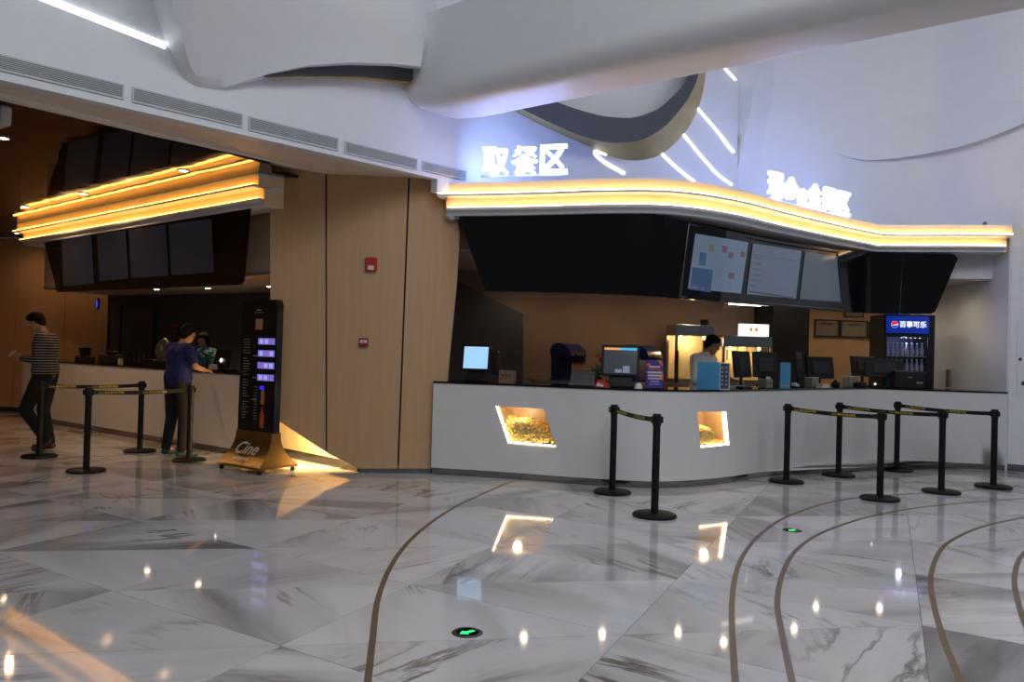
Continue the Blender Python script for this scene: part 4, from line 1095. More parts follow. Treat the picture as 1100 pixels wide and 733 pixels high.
# rear work counter
rc = thing('work_counter', 'low steel work counter along the brown back wall', 'counter', (1.4,12.55,0))
rcp = Path([(.36,12.27),(3.9,12.9)])
sweep('worktop', rcp, [(0,1.06),(0,1.10),(-.62,1.10),(-.62,1.06)], STEEL, rc, n=2); sweep('front', rcp, [(-.03,.05),(-.03,1.06),(-.06,1.06),(-.06,.05)], STEEL, rc, n=2)
MB().box(.38,.42,12.34,12.84,0,1.06).box(3.8,3.84,12.9,13.4,0,1.06).build('legs', STEEL, rc, world=True)
FBL = mat('fountain_blue',(26,34,84),.3)
def fountain(px, py_base, label):
    q = rcp.offset(-.28); P, s = q.hit(px, py_base); rz = R(48)
    t = thing('soda_fountain', label, 'soda dispenser', (P.x, P.y, 1.10), rz, 'soda fountains on the work counter')
    MB().box(-.19,.19,-.20,.16,0,.035,.008).build('drip_tray', FBL, t)
    MB().box(-.19,.19,.03,.16,.035,.40,.02).build('column', FBL, t)
    prof = []
    for i in range(13):
        a = R(200-190*i/12); prof.append((.0+.20*math.cos(a)*1.0, .40+.17*math.sin(a)))
    prof = [(-y_, z_) for y_, z_ in prof]
    prof = [(.16,.36),(.17,.46),(.12,.545),(.02,.575),(-.10,.56),(-.20,.48),(-.235,.38),(-.20,.34)]
    MB().loft([[(-.20,y_,z_) for y_,z_ in prof],[(.20,y_,z_) for y_,z_ in prof]]).build('head', FBL, t)
    cs = [(200,200,206),(190,60,40),(226,160,40),(220,200,60),(180,184,190),(210,90,50)]
    for i in range(6):
        x = -.155+.062*i
        v = MB().box(x-.018,x+.018,-.245,-.20,.27,.345,.004).build('valve', BLACKPL, t)
        MB().box(x-.012,x+.012,-.258,-.235,.385,.44,.004).build('brand_tab', mat('tab_%d' % i, tuple(int(c_*.72) for c_ in cs[i]), .4), v)
        MB().tube([(x,-.222,.27),(x,-.222,.24)],.009,8).build('nozzle', BLACKPL, v)
    return t
fountain(608,405,'dark blue soda fountain left of the flowers'); fountain(690,403,'dark blue soda fountain behind the dark-screen register')
# steel card printer
p, rz, k = cpos(626,.30)
t = thing('receipt_printer', 'dark receipt printer with steel edges left of the flowers', 'printer', p, rz+R(6))
MB().add([(-.15,-.10,0),(.15,-.10,0),(.15,.10,0),(-.15,.10,0),(-.13,-.05,.16),(.15,-.05,.16),(.15,.10,.18),(-.13,.10,.18)],[(3,2,1,0),(4,5,6,7),(0,1,5,4),(1,2,6,5),(2,3,7,6),(3,0,4,7)]).build('body', mat('printer_grey',(74,74,74),.35,.5), t)
MB().box(-.13,.15,-.06,-.045,.158,.168).build('top_edge', STEEL, t); MB().box(-.16,.155,-.125,-.10,.005,.03,.003).build('paper_slot', STEEL, t)
# flowers and packet
p, rz, k = cpos(641,.48)
t = thing('potted_plant', 'small potted plant with red blossoms beside the register', 'plant', p, 0)
MB().lathe([(.002,0),(.05,0),(.065,.11),(.058,.115),(.002,.115)],16).build('pot', mat('pot_dark',(52,40,34),.5), t, True)
rr = random.Random(11); LEAF = mat('leaf_green',(52,84,40),.5)
for i in range(16):
    a = rr.random()*6.28; r_ = .03+rr.random()*.08; z = .17+rr.random()*.16; tip = Vector((r_*math.cos(a),r_*math.sin(a),z)); md = Vector((tip.x*.6,tip.y*.6,z*.75)); sd = Vector((-math.sin(a),math.cos(a),.3))*.02
    MB().add([(0,0,.11),md+sd,tip,md-sd,md+Vector((0,0,-.006))],[(0,1,4),(1,2,4),(2,3,4),(3,0,4),(0,3,2,1)]).build('leaf', LEAF, t)
for i in range(4):
    a = rr.random()*6.28; MB().ell((.05*math.cos(a),.05*math.sin(a),.30+.02*i),(.02,.02,.016),8,5).build('blossom', mat('blossom_red',(176,40,34),.6), t, True)
p, rz, k = cpos(647,.09)
t = thing('snack_packet', 'red and white snack packet lying in front of the plant', 'packet', p, rz+R(-25))
MB().add([(-.08,-.05,0),(.08,-.05,0),(.08,.05,0),(-.08,.05,0),(-.06,-.02,.07),(.06,-.03,.035),(.06,.03,.05),(-.06,.03,.09)],[(3,2,1,0),(4,5,6,7),(0,1,5,4),(1,2,6,5),(2,3,7,6),(3,0,4,7)]).build('bag', mat('packet_red',(176,52,40),.4), t)
MB().add([(-.05,-.052,.015),(.05,-.052,.01),(.04,-.037,.03),(-.045,-.030,.055)],[(0,1,2,3)]).build('print', mat('packet_white',(216,206,200),.5), t)
p, rz, k = cpos(686,.10)
o = MB().lathe([(.002,0),(.045,0),(.045,.01),(.042,.03),(.030,.055),(.012,.066),(.002,.067)],20).build('service_bell', mat('dome_white',(226,222,214),.3), None, True); o.location = p
tag(o, 'small white domed call bell between register and poster', 'bell')
# poster in a stand
p, rz, k = cpos(703,.10)
t = thing('poster_stand', 'purple tabletop poster with white lettering and orange shapes', 'poster', p, face_rz(Vector((-p.x,-p.y)))+R(8))
PUR = mat('poster_purple',(52,44,128),.4,emit=(52,44,128),estr=.12)
bp_ = MB().box(-.10,.10,-.006,.006,.012,.335).build('poster', PUR, t)
MB().box(-.105,.105,-.05,.05,0,.012).build('foot', GLASS, t)
for z, wd, c in ((.255,.12,(206,190,200)),(.225,.15,(190,80,60)),(.19,.17,(206,196,206)),(.155,.16,(216,196,190)),(.12,.15,(206,180,186)),(.085,.10,(150,140,190)),(.055,.12,(120,116,180))):
    MB().box(-wd/2,wd/2,-.0085,-.0055,z-.009,z+.011).build('text_line', mat('pl_%d_%d' % (c[0],c[1]), c, .5), bp_)
for q in ([(-.10,.29),(-.06,.30),(-.03,.24),(-.07,.25)],[(.03,.335),(.07,.335),(.095,.26),(.07,.27)],[(.05,.15),(.10,.19),(.10,.10),(.07,.11)]):
    MB().loft([[(x,-.0072,z) for x,z in q],[(x,-.0055,z) for x,z in q]]).build('shape', mat('poster_orange',(216,104,60),.5), bp_)
# blue box with dark side panel
p, rz, k = cpos(764,.14)
t = thing('blue_box', 'sky blue display box with dark printed side panel on the counter', 'box', p, face_rz(Vector((-p.x,-p.y)))+R(-3))
BLU = mat('sky_blue_card',(70,150,200),.45)
MB().box(-.165,.10,-.06,.10,0,.325).build('body', BLU, t)
sp_ = MB().box(.10,.215,-.06,.10,0,.325).build('side_panel', mat('card_dark',(58,74,88),.45), t)
MB().box(.10,.108,-.063,-.058,0,.325).box(.207,.215,-.063,-.058,0,.325).box(.108,.207,-.063,-.058,0,.010).box(.108,.207,-.063,-.058,.315,.325).build('white_border', mat('card_white',(216,220,222),.5), sp_)
for i in range(5):
    for j in range(2): MB().box(.122+.045*j,.142+.045*j,-.0625,-.0585,.05+.05*i,.075+.05*i).build('mark', mat('card_mark',(150,160,168),.5), sp_)
p, rz, k = cpos(843,.10)
t = thing('blue_box', 'narrow upright sky blue box standing on the counter', 'box', p, face_rz(Vector((-p.x,-p.y)))+R(6))
MB().box(-.065,.065,-.05,.05,0,.34).build('body', BLU, t); MB().box(-.05,.05,-.053,-.049,.02,.05).build('print_line', mat('card_mark',(150,160,168),.5), t)
# monitors seen from behind
def monitor(px, off, w_, h_, label, rz_add=0, z0=.13, tilt=8, mirror=1):
    w_ *= 1.42; h_ *= 1.16; p, rz, k = cpos(px, off); t = thing('monitor', label, 'monitor', p, rz+R(rz_add), 'black monitors on the main counter')
    MB().lathe([(.002,0),(.11,0),(.11,.010),(.03,.016),(.002,.016)],20).build('foot', BLACKPL, t, True)
    MB().box(-.022,.022,-.012,.012,.014,z0+.06,.004).build('neck', BLACKPL, t)
    h = MB().box(-w_/2,w_/2,-.018,.018,0,h_,.006).build('housing', BLACKPL, t); h.location = (0,-.03,z0); h.rotation_euler = (R(-tilt),0,0)
    MB().box(-w_*.3,w_*.3,-.034,-.016,h_*.2,h_*.75,.006).build('rear_cover', mat('monitor_back',(24,24,26),.6), h)
    return t
monitor(796,.42,.31,.30,'black monitor just right of the blue display box',4)
monitor(821,.44,.25,.30,'black angled monitor above the small white printer',-30)
monitor(857,.44,.36,.31,'black monitor right behind the narrow blue box',22)
monitor(880,.36,.34,.27,'black monitor in front of the tan wall, tilted to the right',-16,z0=.12)
monitor(926,.50,.46,.26,'wide black monitor left of the drinks fridge',10,z0=.16)
monitor(949,.33,.40,.24,'wide black monitor overlapping the left edge of the fridge',4,z0=.15)
p, rz, k = cpos(976,.135)
t = thing('cash_printer', 'low black printer in front of the drinks fridge', 'printer', p, rz)
MB().box(-.22,.20,-.12,.12,0,.26,.015).build('body', BLACKPL, t); MB().box(-.04,.02,-.124,-.119,.16,.175).build('badge', mat('badge',(120,122,126),.5), t); MB().box(.08,.16,-.124,-.119,.08,.105).build('badge', mat('badge',(120,122,126),.5), t)
def small(px, off, name, label, cat, parts, rz_add=0):
    p, rz, k = cpos(px, off); t = thing(name, label, cat, p, rz+R(rz_add))
    for nm, bxs, mt in parts:
        mb = MB()
        for b in bxs: mb.box(*b)
        mb.build(nm, mt, t)
    return t
PALE = mat('pale_plastic',(196,192,184),.45); GRN = mat('grey_green_plastic',(120,122,112),.5)
small(822,.16,'label_printer','small pale label printer below the angled monitor','printer',[('body',[(-.075,.075,-.07,.07,0,.12,.012)],GRN),('paper',[(-.05,.05,-.045,-.04,.12,.15,0)],PALE),('slot',[(-.06,.06,-.073,-.068,.06,.07,0)],BLACKPL)])
small(855,.14,'hand_scanner','white handheld scanner lying right of the narrow blue box','scanner',[('head',[(-.09,-.02,-.03,.03,.02,.07,.012)],PALE),('grip',[(-.03,.09,-.02,.02,.01,.045,.01)],PALE),('base',[(-.07,.03,-.03,.03,0,.02,.004)],BLACKPL)],12)
small(884,.12,'paper_stack','stack of paper slips on the counter below the tilted monitor','paper',[('sheets',[(-.09,.09,-.05,.05,0,.03,0)],mat('paper_white',(214,202,190),.7)),('upper_sheets',[(-.085,.08,-.05,.05,.03,.055,0)],mat('paper_pink',(206,176,160),.7)),('strap',[(-.01,.01,-.052,.052,0,.057,0)],PALE)])
small(872,.26,'tissue_box','grey green box below the monitor in front of charcoal wall','box',[('body',[(-.09,.09,-.06,.06,0,.13,.008)],GRN),('lid',[(-.092,.092,-.062,.062,.13,.14,.003)],PALE)])
small(913,.24,'tissue_box','pale slanted box left of the wide monitors','box',[('body',[(-.11,.10,-.07,.07,0,.15,.012)],GRN),('lid',[(-.112,.102,-.072,.072,.15,.162,.004)],PALE)])
small(924,.10,'card_reader','black card reader in front of the pale slanted box','card reader',[('body',[(-.09,.09,-.06,.06,0,.07,.015)],BLACKPL),('keypad',[(-.06,.06,-.05,.02,.07,.078,.002)],mat('keypad',(40,40,42),.5)),('slot',[(-.05,.05,-.063,-.058,.03,.036,0)],STEEL)])
small(898,.12,'headset','black rounded headset case beside the paper stack','case',[('body',[(-.08,.08,-.06,.06,0,.085,.03)],BLACKPL),('handle',[(-.09,-.03,-.02,.02,.06,.115,.015)],BLACKPL)],25)
t = small(939,.10,'web_camera','tiny desk camera with a bright white lamp','camera',[('foot',[(-.04,.04,-.03,.03,0,.015,.004)],BLACKPL),('body',[(-.035,.035,-.025,.025,.015,.075,.014)],mat('cam_dark',(60,62,72),.4))])
MB().ell((.008,-.026,.05),(.013,.006,.013),10,6).build('lamp', mat('cam_glow',(255,250,250),.5,emit=(240,244,255),estr=5.), t, True)
small(800,.12,'keyboard','dark keyboard and cables in front of the first black monitor','keyboard',[('body',[(-.12,.10,-.05,.05,0,.022,.004)],BLACKPL),('keys',[(-.11,.09,-.04,.04,.022,.03,.001)],mat('keypad',(40,40,42),.5)),('cable',[(.03,.13,.05,.06,0,.012,0)],BLACKPL)])
small(790,.30,'notepad','pale notepad lying behind the blue display box','notepad',[('pages',[(-.02,.16,-.06,.06,0,.03,0)],PALE),('cover',[(-.02,.16,-.06,.06,.03,.034,0)],GRN)])

# popcorn warmers on the work counter
GLOW = mat('warmer_lining',(236,206,156),.5)
def warmer(px0, px1, y_top, label, sign_px=None, name='popcorn_warmer'):
    q = rcp.offset(-.14); A, s0 = q.hit(px0, 400); B, s1 = q.hit(px1, 400); nm = q.normal(s0)
    wd = (B-A).length; z1 = q.hit((px0+px1)/2, y_top)[0].z; mid = (A+B)/2
    t = thing(name, label, 'popcorn warmer', (mid.x, mid.y, 1.10), face_rz(nm)); h = z1-1.10; w2 = wd/2
    MB().box(-w2,w2,0,.42,0,.06).build('base', STEEL, t)
    MB().box(-w2,w2,.40,.42,.06,h-.18).build('back_panel', GLOW, t)
    for sx in (-1,1):
        for y_ in (.0,.38): MB().box(sx*w2-(.035 if sx > 0 else 0),sx*w2+(.035 if sx < 0 else 0),y_,y_+.035,.06,h-.18).build('post', STEEL, t)
    MB().box(-w2,w2,0,.42,h-.18,h,.006).build('hood', STEEL, t)
    for x in (-.3*wd,.3*wd): MB().lathe([(.002,0),(.02,0),(.028,-.03),(.018,-.05),(.002,-.052)],12,(x,.12,h-.18)).build('bulb', mat('bulb_warm',(255,220,160),.5,emit=(255,190,110),estr=14.), t, True)
    MB().box(-w2+.035,w2-.035,.006,.010,.06,h-.18).build('pane', GLASS, t)
    l = bpy.data.lights.new('warmer_lamp','POINT'); l.energy = 7; l.color = (1.,.74,.42); l.shadow_soft_size = .04
    o = bpy.data.objects.new('warmer_lamp', l); col.objects.link(o); o.location = (mid.x - nm.x*.2, mid.y - nm.y*.2, z1-.27)
    return t, w2, h
t, w2, h = warmer(725,767,349,'steel popcorn warmer with warm lit inside behind the clerk')
MB().tube([(-w2+.03,-.02,.0),(-w2+.03,-.02,h*.55)],.018,10).build('scoop_holder', DKBR, t)
MB().box(.12,.22,.02,.10,h,h+.09,.006).build('control_box', BLACKPL, t)
t, w2, h = warmer(776,829,361,'wide popcorn machine under a white glowing sign')
sg = thing('popcorn_sign', 'white glowing sign with small fruit pictures above the popcorn machine', 'sign', tuple(Vector(t.location)+Vector((.05,-.0,h))), t.rotation_euler[2])
MB().box(-.22,.28,-.05,.02,.0,.19,.008).build('light_box', mat('sign_glow',(255,255,255),.5,emit=(255,250,246),estr=1.6), sg)
for x, c in ((-.03,(236,150,96)),(.06,(226,140,110))):
    MB().ell((x,-.052,.10),(.03,.004,.032),12,6).build('fruit', mat('fruit_%d' % c[1], c, .5, emit=c, estr=.8), sg, True)
    MB().box(x-.004,x+.012,-.056,-.05,.125,.15).build('leaf', mat('fruit_leaf',(150,170,110),.5,emit=(150,170,110),estr=.6), sg)
for i in range(4):
    x = -w2+.10+i*.17; MB().tube([(x,.06,h-.18),(x,.06,h-.40)],.012,8).build('scoop', STEEL, t)
# corrugated flue and ceiling lamp
P1 = PY(783,330,12.9); mb = MB(); pts = []; rad = []
for i in range(22): pts.append((P1.x, P1.y, 2.78-.022*i)); rad.append(.085 if i % 2 else .070)
fl = thing('flue_pipe', 'corrugated grey flue pipe rising from the popcorn machine', 'pipe', (P1.x,P1.y,2.30))
MB().tube(pts, rad, 16).build('vertical_hose', mat('flue_grey',(150,142,130),.4,.5), fl, True, world=True)
MB().tube([(P1.x+.08+.028*i, P1.y, 2.36+.012*i+.04*math.sin(i*.3)) for i in range(18)], [.075 if i % 2 else .062 for i in range(18)], 14).build('side_hose', mat('flue_grey',(150,142,130),.4,.5), fl, True, world=True)
p = PH(800,327.5,2.76)
q1, q2 = PY(783,326.5,11.6), PY(817,328.5,11.9)
o = MB().tube([q1+Vector((0,0,.0)), q2], .012, 8).build('ceiling_tube_light', mat('tube_glow',(255,250,240),.5,emit=(255,240,216),estr=4.)); tag(center(o), 'thin white tube light just below the main menu board', 'light')

# drinks fridge
P0, P1 = PY(950,380,12.85), PY(1003,380,12.85); zt = PY(976,338,12.85).z; wd = P1.x-P0.x
t = thing('drinks_fridge', 'tall dark blue drinks fridge with lit header beside the white wall', 'fridge', ((P0.x+P1.x)/2,12.85,0), R(-4)); w2 = wd/2
FR = mat('fridge_body',(14,16,24),.35)
MB().box(-w2,-w2+.05,0,.62,.0,zt,.006).box(w2-.11,w2,0,.62,.0,zt,.006).box(-w2+.05,w2-.11,.58,.62,.1,zt-.3).box(-w2+.05,w2-.11,0,.62,0,.14).box(-w2+.05,w2-.11,0,.62,zt-.36,zt).build('cabinet', FR, t)
hd = MB().box(-w2+.03,w2-.10,-.015,0,zt-.30,zt-.03).build('header', mat('fridge_header',(16,40,120),.3,emit=(10,50,170),estr=.55), t)
lettering('百事可乐', .105, mat('fridge_letters',(236,240,255),.5,emit=(226,232,255),estr=1.3), hd, (.045,-.018,zt-.165), bold=.002)
def disc(r, a0, a1, mt, nm, y):
    n = 24; pts = [(r*math.cos(a0+(a1-a0)*i/n), r*math.sin(a0+(a1-a0)*i/n)) for i in range(n+1)]
    MB().loft([[(x-.235,y,z+zt-.165) for x,z in pts],[(x-.235,y+.002,z+zt-.165) for x,z in pts]]).build(nm, mt, hd)
disc(.055,0,2*math.pi,mat('globe_white',(240,240,246),.4,emit=(236,236,246),estr=.9),'globe',-.0175)
disc(.052,R(15),R(195),mat('globe_red',(216,30,40),.4,emit=(220,30,36),estr=.8),'globe_top',-.0195)
disc(.052,R(200),R(350),mat('globe_blue',(20,60,190),.4,emit=(20,60,200),estr=.8),'globe_bottom',-.0195)
MB().box(-w2+.05,w2-.11,-.006,0,.14,zt-.36).build('door_glass', GLASS, t)
MB().box(-w2+.05,w2-.11,.56,.58,.14,zt-.36).build('back_lining', mat('fridge_lining',(90,94,150),.5), t)
for i, z in enumerate((.35,.70,1.05,1.36,1.62)):
    MB().box(-w2+.05,w2-.11,.03,.56,z-.012,z).build('shelf', mat('fridge_shelf',(150,152,176),.4), t)
rr = random.Random(9)
for r_, z in enumerate((1.36,1.62)):
    for i in range(8):
        x = -w2+.09+i*(wd-.22)/7.3
        b = tag(MB().lathe([(.002,0),(.028,0),(.030,.02),(.030,.12),(.013,.17),(.013,.19),(.002,.19)],12).build('drink_bottle', mat('bottle_pale',(176,178,214),.25), None, True), '%s pale drink bottle from left on the %s fridge shelf' % (('first','second','third','fourth','fifth','sixth','seventh','eighth')[i], ('lower lit','upper lit')[r_]), 'bottle', 'bottles in the drinks fridge')
        v = Matrix.Rotation(R(-4),4,'Z') @ Vector((x,.10,0)); b.location = (t.location.x+v.x, t.location.y+v.y, z+.001)
        MB().lathe([(.002,.19),(.015,.19),(.015,.215),(.002,.215)],10).build('cap', mat('cap_white',(230,230,240),.4), b, True)
        MB().lathe([(.0308,.04),(.0312,.045),(.0312,.10),(.0308,.105)],12).build('wrap', mat('wrap_pink',(200,176,214),.4), b, True)
l = bpy.data.lights.new('fridge_lamp','POINT'); l.energy = 3.; l.color = (.72,.74,1.); l.shadow_soft_size = .03
o = bpy.data.objects.new('fridge_lamp', l); col.objects.link(o); o.location = (t.location.x-.03, 12.97, zt-.42)
for i in range(5): MB().lathe([(.001,0),(.010,0),(.010,.004),(.001,.004)],10,(-.1+.07*i,.05,zt-.372)).build('lamp_bead', mat('bead_glow',(255,255,255),.5,emit=(240,240,255),estr=6.), t)
# framed certificates on the tan wall
for i, (x0,y0,x1,y1) in enumerate([(875,343,902,362.5),(903,344,932,363.5),(933.5,345.5,951,365),(907,334,928,341.5)]):
    A, B = PY(x0,y0,14.96), PY(x1,y1,14.96)
    t = thing('certificate_frame', ['leftmost framed certificate on the tan wall','middle framed certificate on the tan wall','rightmost framed certificate, partly hidden by the fridge','upper framed certificate just below the menu board'][i], 'picture frame', ((A.x+B.x)/2, 14.98, B.z), 0, 'framed certificates on the tan wall')
    w2, h = (B.x-A.x)/2, A.z-B.z
    MB().box(-w2,w2,-.025,0,0,.025).box(-w2,w2,-.025,0,h-.025,h).box(-w2,-w2+.025,-.025,0,.025,h-.025).box(w2-.025,w2,-.025,0,.025,h-.025).build('frame', mat('frame_brown',(44,28,24),.35), t)
    pp = MB().box(-w2+.025,w2-.025,-.010,0,.025,h-.025).build('certificate', mat('cert_paper',(196,168,144),.5), t)
    MB().box(-w2*.45,w2*.45,-.013,-.009,h*.72,h*.78).build('heading', mat('cert_text',(84,60,52),.6), pp)
    MB().box(-w2+.026,w2-.026,-.018,-.015,.026,h-.026).build('pane', GLASS, t)
# fittings on walls
Pa = Path([(7.07,15.0),(7.13,11.70)])
P, s = Pa.hit(1019.5,405)
t = thing('cable_trunk', 'short grey cable trunk on the white wall right of the fridge', 'cable trunk', (P.x-.002, P.y, ZT), R(-90)+.0)
MB().box(-.05,.05,-.03,0,0,.29,.003).build('cover', mat('trunk_grey',(128,128,128),.4,.5), t); MB().box(-.05,.05,-.034,-.03,.24,.25).build('joint', mat('trunk_dark',(80,80,80),.5), t)
_s = RP.hit(1086,300)[1]; rw = Path([RP.at(_s + k*.5) for k in range(14)])
t = panel_px('access_panel', rw, [(1093,345),(1150,347),(1150,430),(1093,425)], WHITE, .02, None, off=.012); tag(t, 'flush white access panel in the right wall', 'panel')
P = rw.offset(.02).hit(1096,386)[0]
k_ = MB().ell(P,(.022,.022,.022),10,6).build('lock', mat('lock_dark',(60,60,60),.4), None, True); k_.parent = t
P = rw.offset(.02).hit(1099,412)[0]
k_ = MB().ell(P,(.022,.022,.030),10,6).build('lock', mat('lock_dark',(60,60,60),.4), None, True); k_.parent = t
# fire call point and bell on the timber pier
wq = WP.offset(.002)
P, s = wq.hit(399,284.5); rzw = face_rz(WP.normal(s))
t = thing('fire_alarm', 'red fire alarm sounder on the timber pier', 'alarm', P, rzw)
MB().box(-.072,.072,-.045,0,-.085,.085,.012).build('housing', DKRED, t); MB().box(-.036,.036,-.048,-.043,-.065,-.015).build('label_plate', mat('alarm_white',(206,200,196),.5), t)
P, s = wq.hit(391,368)
t = thing('fire_call_point', 'small dark red fire call point low on the timber pier', 'alarm', P, rzw)
MB().box(-.055,.055,-.04,0,-.052,.052,.008).build('housing', mat('callpoint_red',(130,30,28),.4), t); MB().box(-.042,.042,-.043,-.038,-.008,.030).build('label_plate', mat('alarm_white',(206,200,196),.5), t)
MB().box(-.016,.016,-.044,-.042,.000,.008).build('arrow_mark', BLACKPL, t)
# dome cameras
P, s = wq.hit(482.5,231.5)
t = thing('security_camera', 'white security camera on the timber pier by the canopy end', 'camera', P, face_rz(WP.normal(s)))
MB().tube([(0,0,0),(0,-.05,0)],[.055,.055],16).build('mount', WHITE, t, True); MB().ell((0.01,-.085,0),(.068,.068,.068),18,12).build('ball', WHITE, t, True); MB().tube([(.04,-.13,-.01),(.055,-.152,-.014)],.022,12).build('lens', BLACKGL, t, True)
P = PH(-1,113,ZS)
t = thing('emergency_light', 'white twin emergency lamp under the soffit at left edge', 'emergency light', P + Vector((0,.02,0)), R(-35))
MB().box(-.13,.13,-.05,.05,-.19,-.012,.03).box(-.03,.03,-.03,.03,-.03,0).build('housing', PALE, t)
for x in (-.07,.07):
    for z in (-.05,-.14): MB().tube([(x,-.05,z),(x,-.062,z)],.026,14).build('lamp', mat('lamp_dark',(60,58,54),.4), t, True)
o = MB().lathe([(.002,0),(.03,0),(.03,.03),(.014,.06),(.002,.062)],14).build('wifi_sensor', mat('sensor_grey',(110,110,112),.4), None, True); P = CP.offset(.02).hit(1058,240)[0]; o.location = (P.x,P.y,ZC+.02)
tag(o, 'small grey sensor standing on the right end of the canopy', 'sensor')

# ================================================================ people
def remesh(o, vox, smooth=6, fac=.5):
    m_ = o.modifiers.new('remesh', 'REMESH'); m_.mode = 'VOXEL'; m_.voxel_size = vox; m_.use_smooth_shade = True
    s_ = o.modifiers.new('smooth', 'SMOOTH'); s_.iterations = smooth; s_.factor = fac
    return o
def hand(mb, wrist, dirv, upv, s=1., curl=.5, thumb=1):
    """palm and five bent fingers; dirv = along the hand, upv = back of the hand"""
    w_ = Vector(wrist); d = Vector(dirv).normalized(); u = (Vector(upv) - d*Vector(upv).dot(d)).normalized(); x = d.cross(u)
    pe = w_ + d*.085*s
    for k in (-.028,-.010,.010,.028): mb.cap(w_ + x*k*.7*s + d*.01, .017*s, pe + x*k*s, .015*s, 8)
    for i, k in enumerate((-.031,-.011,.011,.031)):
        L = (.062,.078,.084,.070)[i]*s if thumb > 0 else (.070,.084,.078,.062)[i]*s; p = pe + x*k*s; a = 0
        dd = d
        for j, f in enumerate((.45,.32,.23)):
            a += curl*(.55 if j == 0 else .8); dd = d*math.cos(a) - u*math.sin(a); q = p + dd*L*f
            mb.cap(p, (.0105-.001*j)*s, q, (.0098-.001*j)*s, 8); p = q
    b = w_ + d*.03*s + x*thumb*.026*s; m1 = b + (d*.6 + x*thumb*.7 - u*.3).normalized()*.038*s; m2 = m1 + (d*.9 + x*thumb*.15 - u*.4).normalized()*.032*s
    mb.cap(b, .015*s, m1, .012*s, 8); mb.cap(m1, .012*s, m2, .010*s, 8)
def person(label, loc, rz, J, mats, scale=1., hairstyle='short', legs=True, sleeve='short', collar=False):
    """J: joints in metres for a 1.75 m figure, front = -Y, x to the figure's left"""
    t = thing('person', label, 'person', loc, rz); t.scale = (scale,)*3
    V = lambda k: Vector(J[k])
    H = V('head'); hf = Vector(J.get('face', (0,-1,0))).normalized()       # head centre, facing direction
    hl = Vector((0,0,1)).cross(hf).normalized()*-1; hu = hf.cross(hl)*-1
    if hu.z < 0: hu = -hu
    hp = lambda f, l, u_: H + hf*f + hl*l + hu*u_
    mb = MB()
    # skull, jaw, nose, ears, brow
    def ellr(c, r):                                            # ellipsoid in the head frame
        tmp = MB().ell((0,0,0), r, 16, 11); mb.add([c + hf*v[0] + hl*v[1] + hu*v[2] for v in tmp.v], tmp.f)
    ellr(hp(-.012,0,.028), (.097,.077,.092)); ellr(hp(.022,0,-.035), (.066,.062,.078)); ellr(hp(.050,0,-.082), (.030,.034,.028))
    ellr(hp(.088,0,-.018), (.018,.012,.024)); ellr(hp(.095,0,-.030), (.014,.016,.011)); ellr(hp(.080,0,-.062), (.012,.024,.006)); ellr(hp(.080,0,-.072), (.011,.021,.006))
    ellr(hp(.070,.030,.022), (.018,.024,.010)); ellr(hp(.070,-.030,.022), (.018,.024,.010))
    for s_ in (-1,1): ellr(hp(-.005,s_*.078,-.008), (.018,.010,.030))
    mb.cap(H - hu*.05 - hf*.02, .056, V('neck'), .060)
    mb.cap(V('neck'), .060, V('chest')+Vector((0,0,.10)), .085)
    sh, hip = [V('sh_l'), V('sh_r')], [V('hip_l'), V('hip_r')]
    ch = V('chest'); pv = V('pelvis'); wa = (ch+pv)/2
    tb = MB()
    def torso(m2, g):
        for s_ in (0,1):
            m2.cap(V('neck')+Vector((0,0,-.035)), .052+g, sh[s_], .056+g)
            m2.cap(ch + (sh[s_]-ch)*.45, .115+g, wa + (hip[s_]-pv)*.65, .105+g)
            m2.cap(wa + (hip[s_]-pv)*.65, .105+g, hip[s_]+Vector((0,0,.06)), .104+g)
        m2.cap(ch, .12+g, pv, .115+g)
    torso(mb, -.010)
    arms = []
    for s_, n in ((0,'l'),(1,'r')):
        e, w_ = V('el_'+n), V('wr_'+n)
        mb.cap(sh[s_], .052, e, .040); mb.cap(e, .041, w_, .027)
        hand(mb, w_, V('hd_'+n)-w_, J.get('hu_'+n, (0,0,1)), 1., J.get('curl', .5), 1 if n == 'r' else -1)
        arms.append((sh[s_], e, w_))
    if legs:
        for s_, n in ((0,'l'),(1,'r')):
            k_, a_ = V('kn_'+n), V('an_'+n)
            mb.cap(hip[s_], .090, k_, .056); mb.cap(k_, .056, (k_+a_)/2+Vector((0,.012,0)), .054); mb.cap((k_+a_)/2, .052, a_, .036)
            toe = V('toe_'+n); mb.cap(a_, .036, (a_*.4+toe*.6), .034)
    body = remesh(mb.build('body', mats['skin'], t, True), .0065, 4)
    # hair cap
    hb = MB()
    def ellh(c, r): tmp = MB().ell((0,0,0), r, 18, 12); hb.add([c + hf*v[0] + hl*v[1] + hu*v[2] for v in tmp.v], tmp.f)
    ellh(hp(-.024,0,.048), (.100,.086,.088)); ellh(hp(-.060,0,.000), (.058,.076,.075)); ellh(hp(.022,0,.092), (.058,.066,.032)); ellh(hp(.050,.008,.074), (.032,.056,.022)); ellh(hp(-.064,0,-.030), (.044,.066,.060))
    for s_ in (-1,1): ellh(hp(-.028,s_*.066,.018), (.045,.020,.046))
    if hairstyle == 'long': ellh(hp(-.055,0,-.06), (.055,.080,.09)); ellh(hp(-.02,.07,-.04),(.05,.022,.09)); ellh(hp(-.02,-.07,-.04),(.05,.022,.09))
    remesh(hb.build('hair', mats['hair'], t, True), .009, 2)
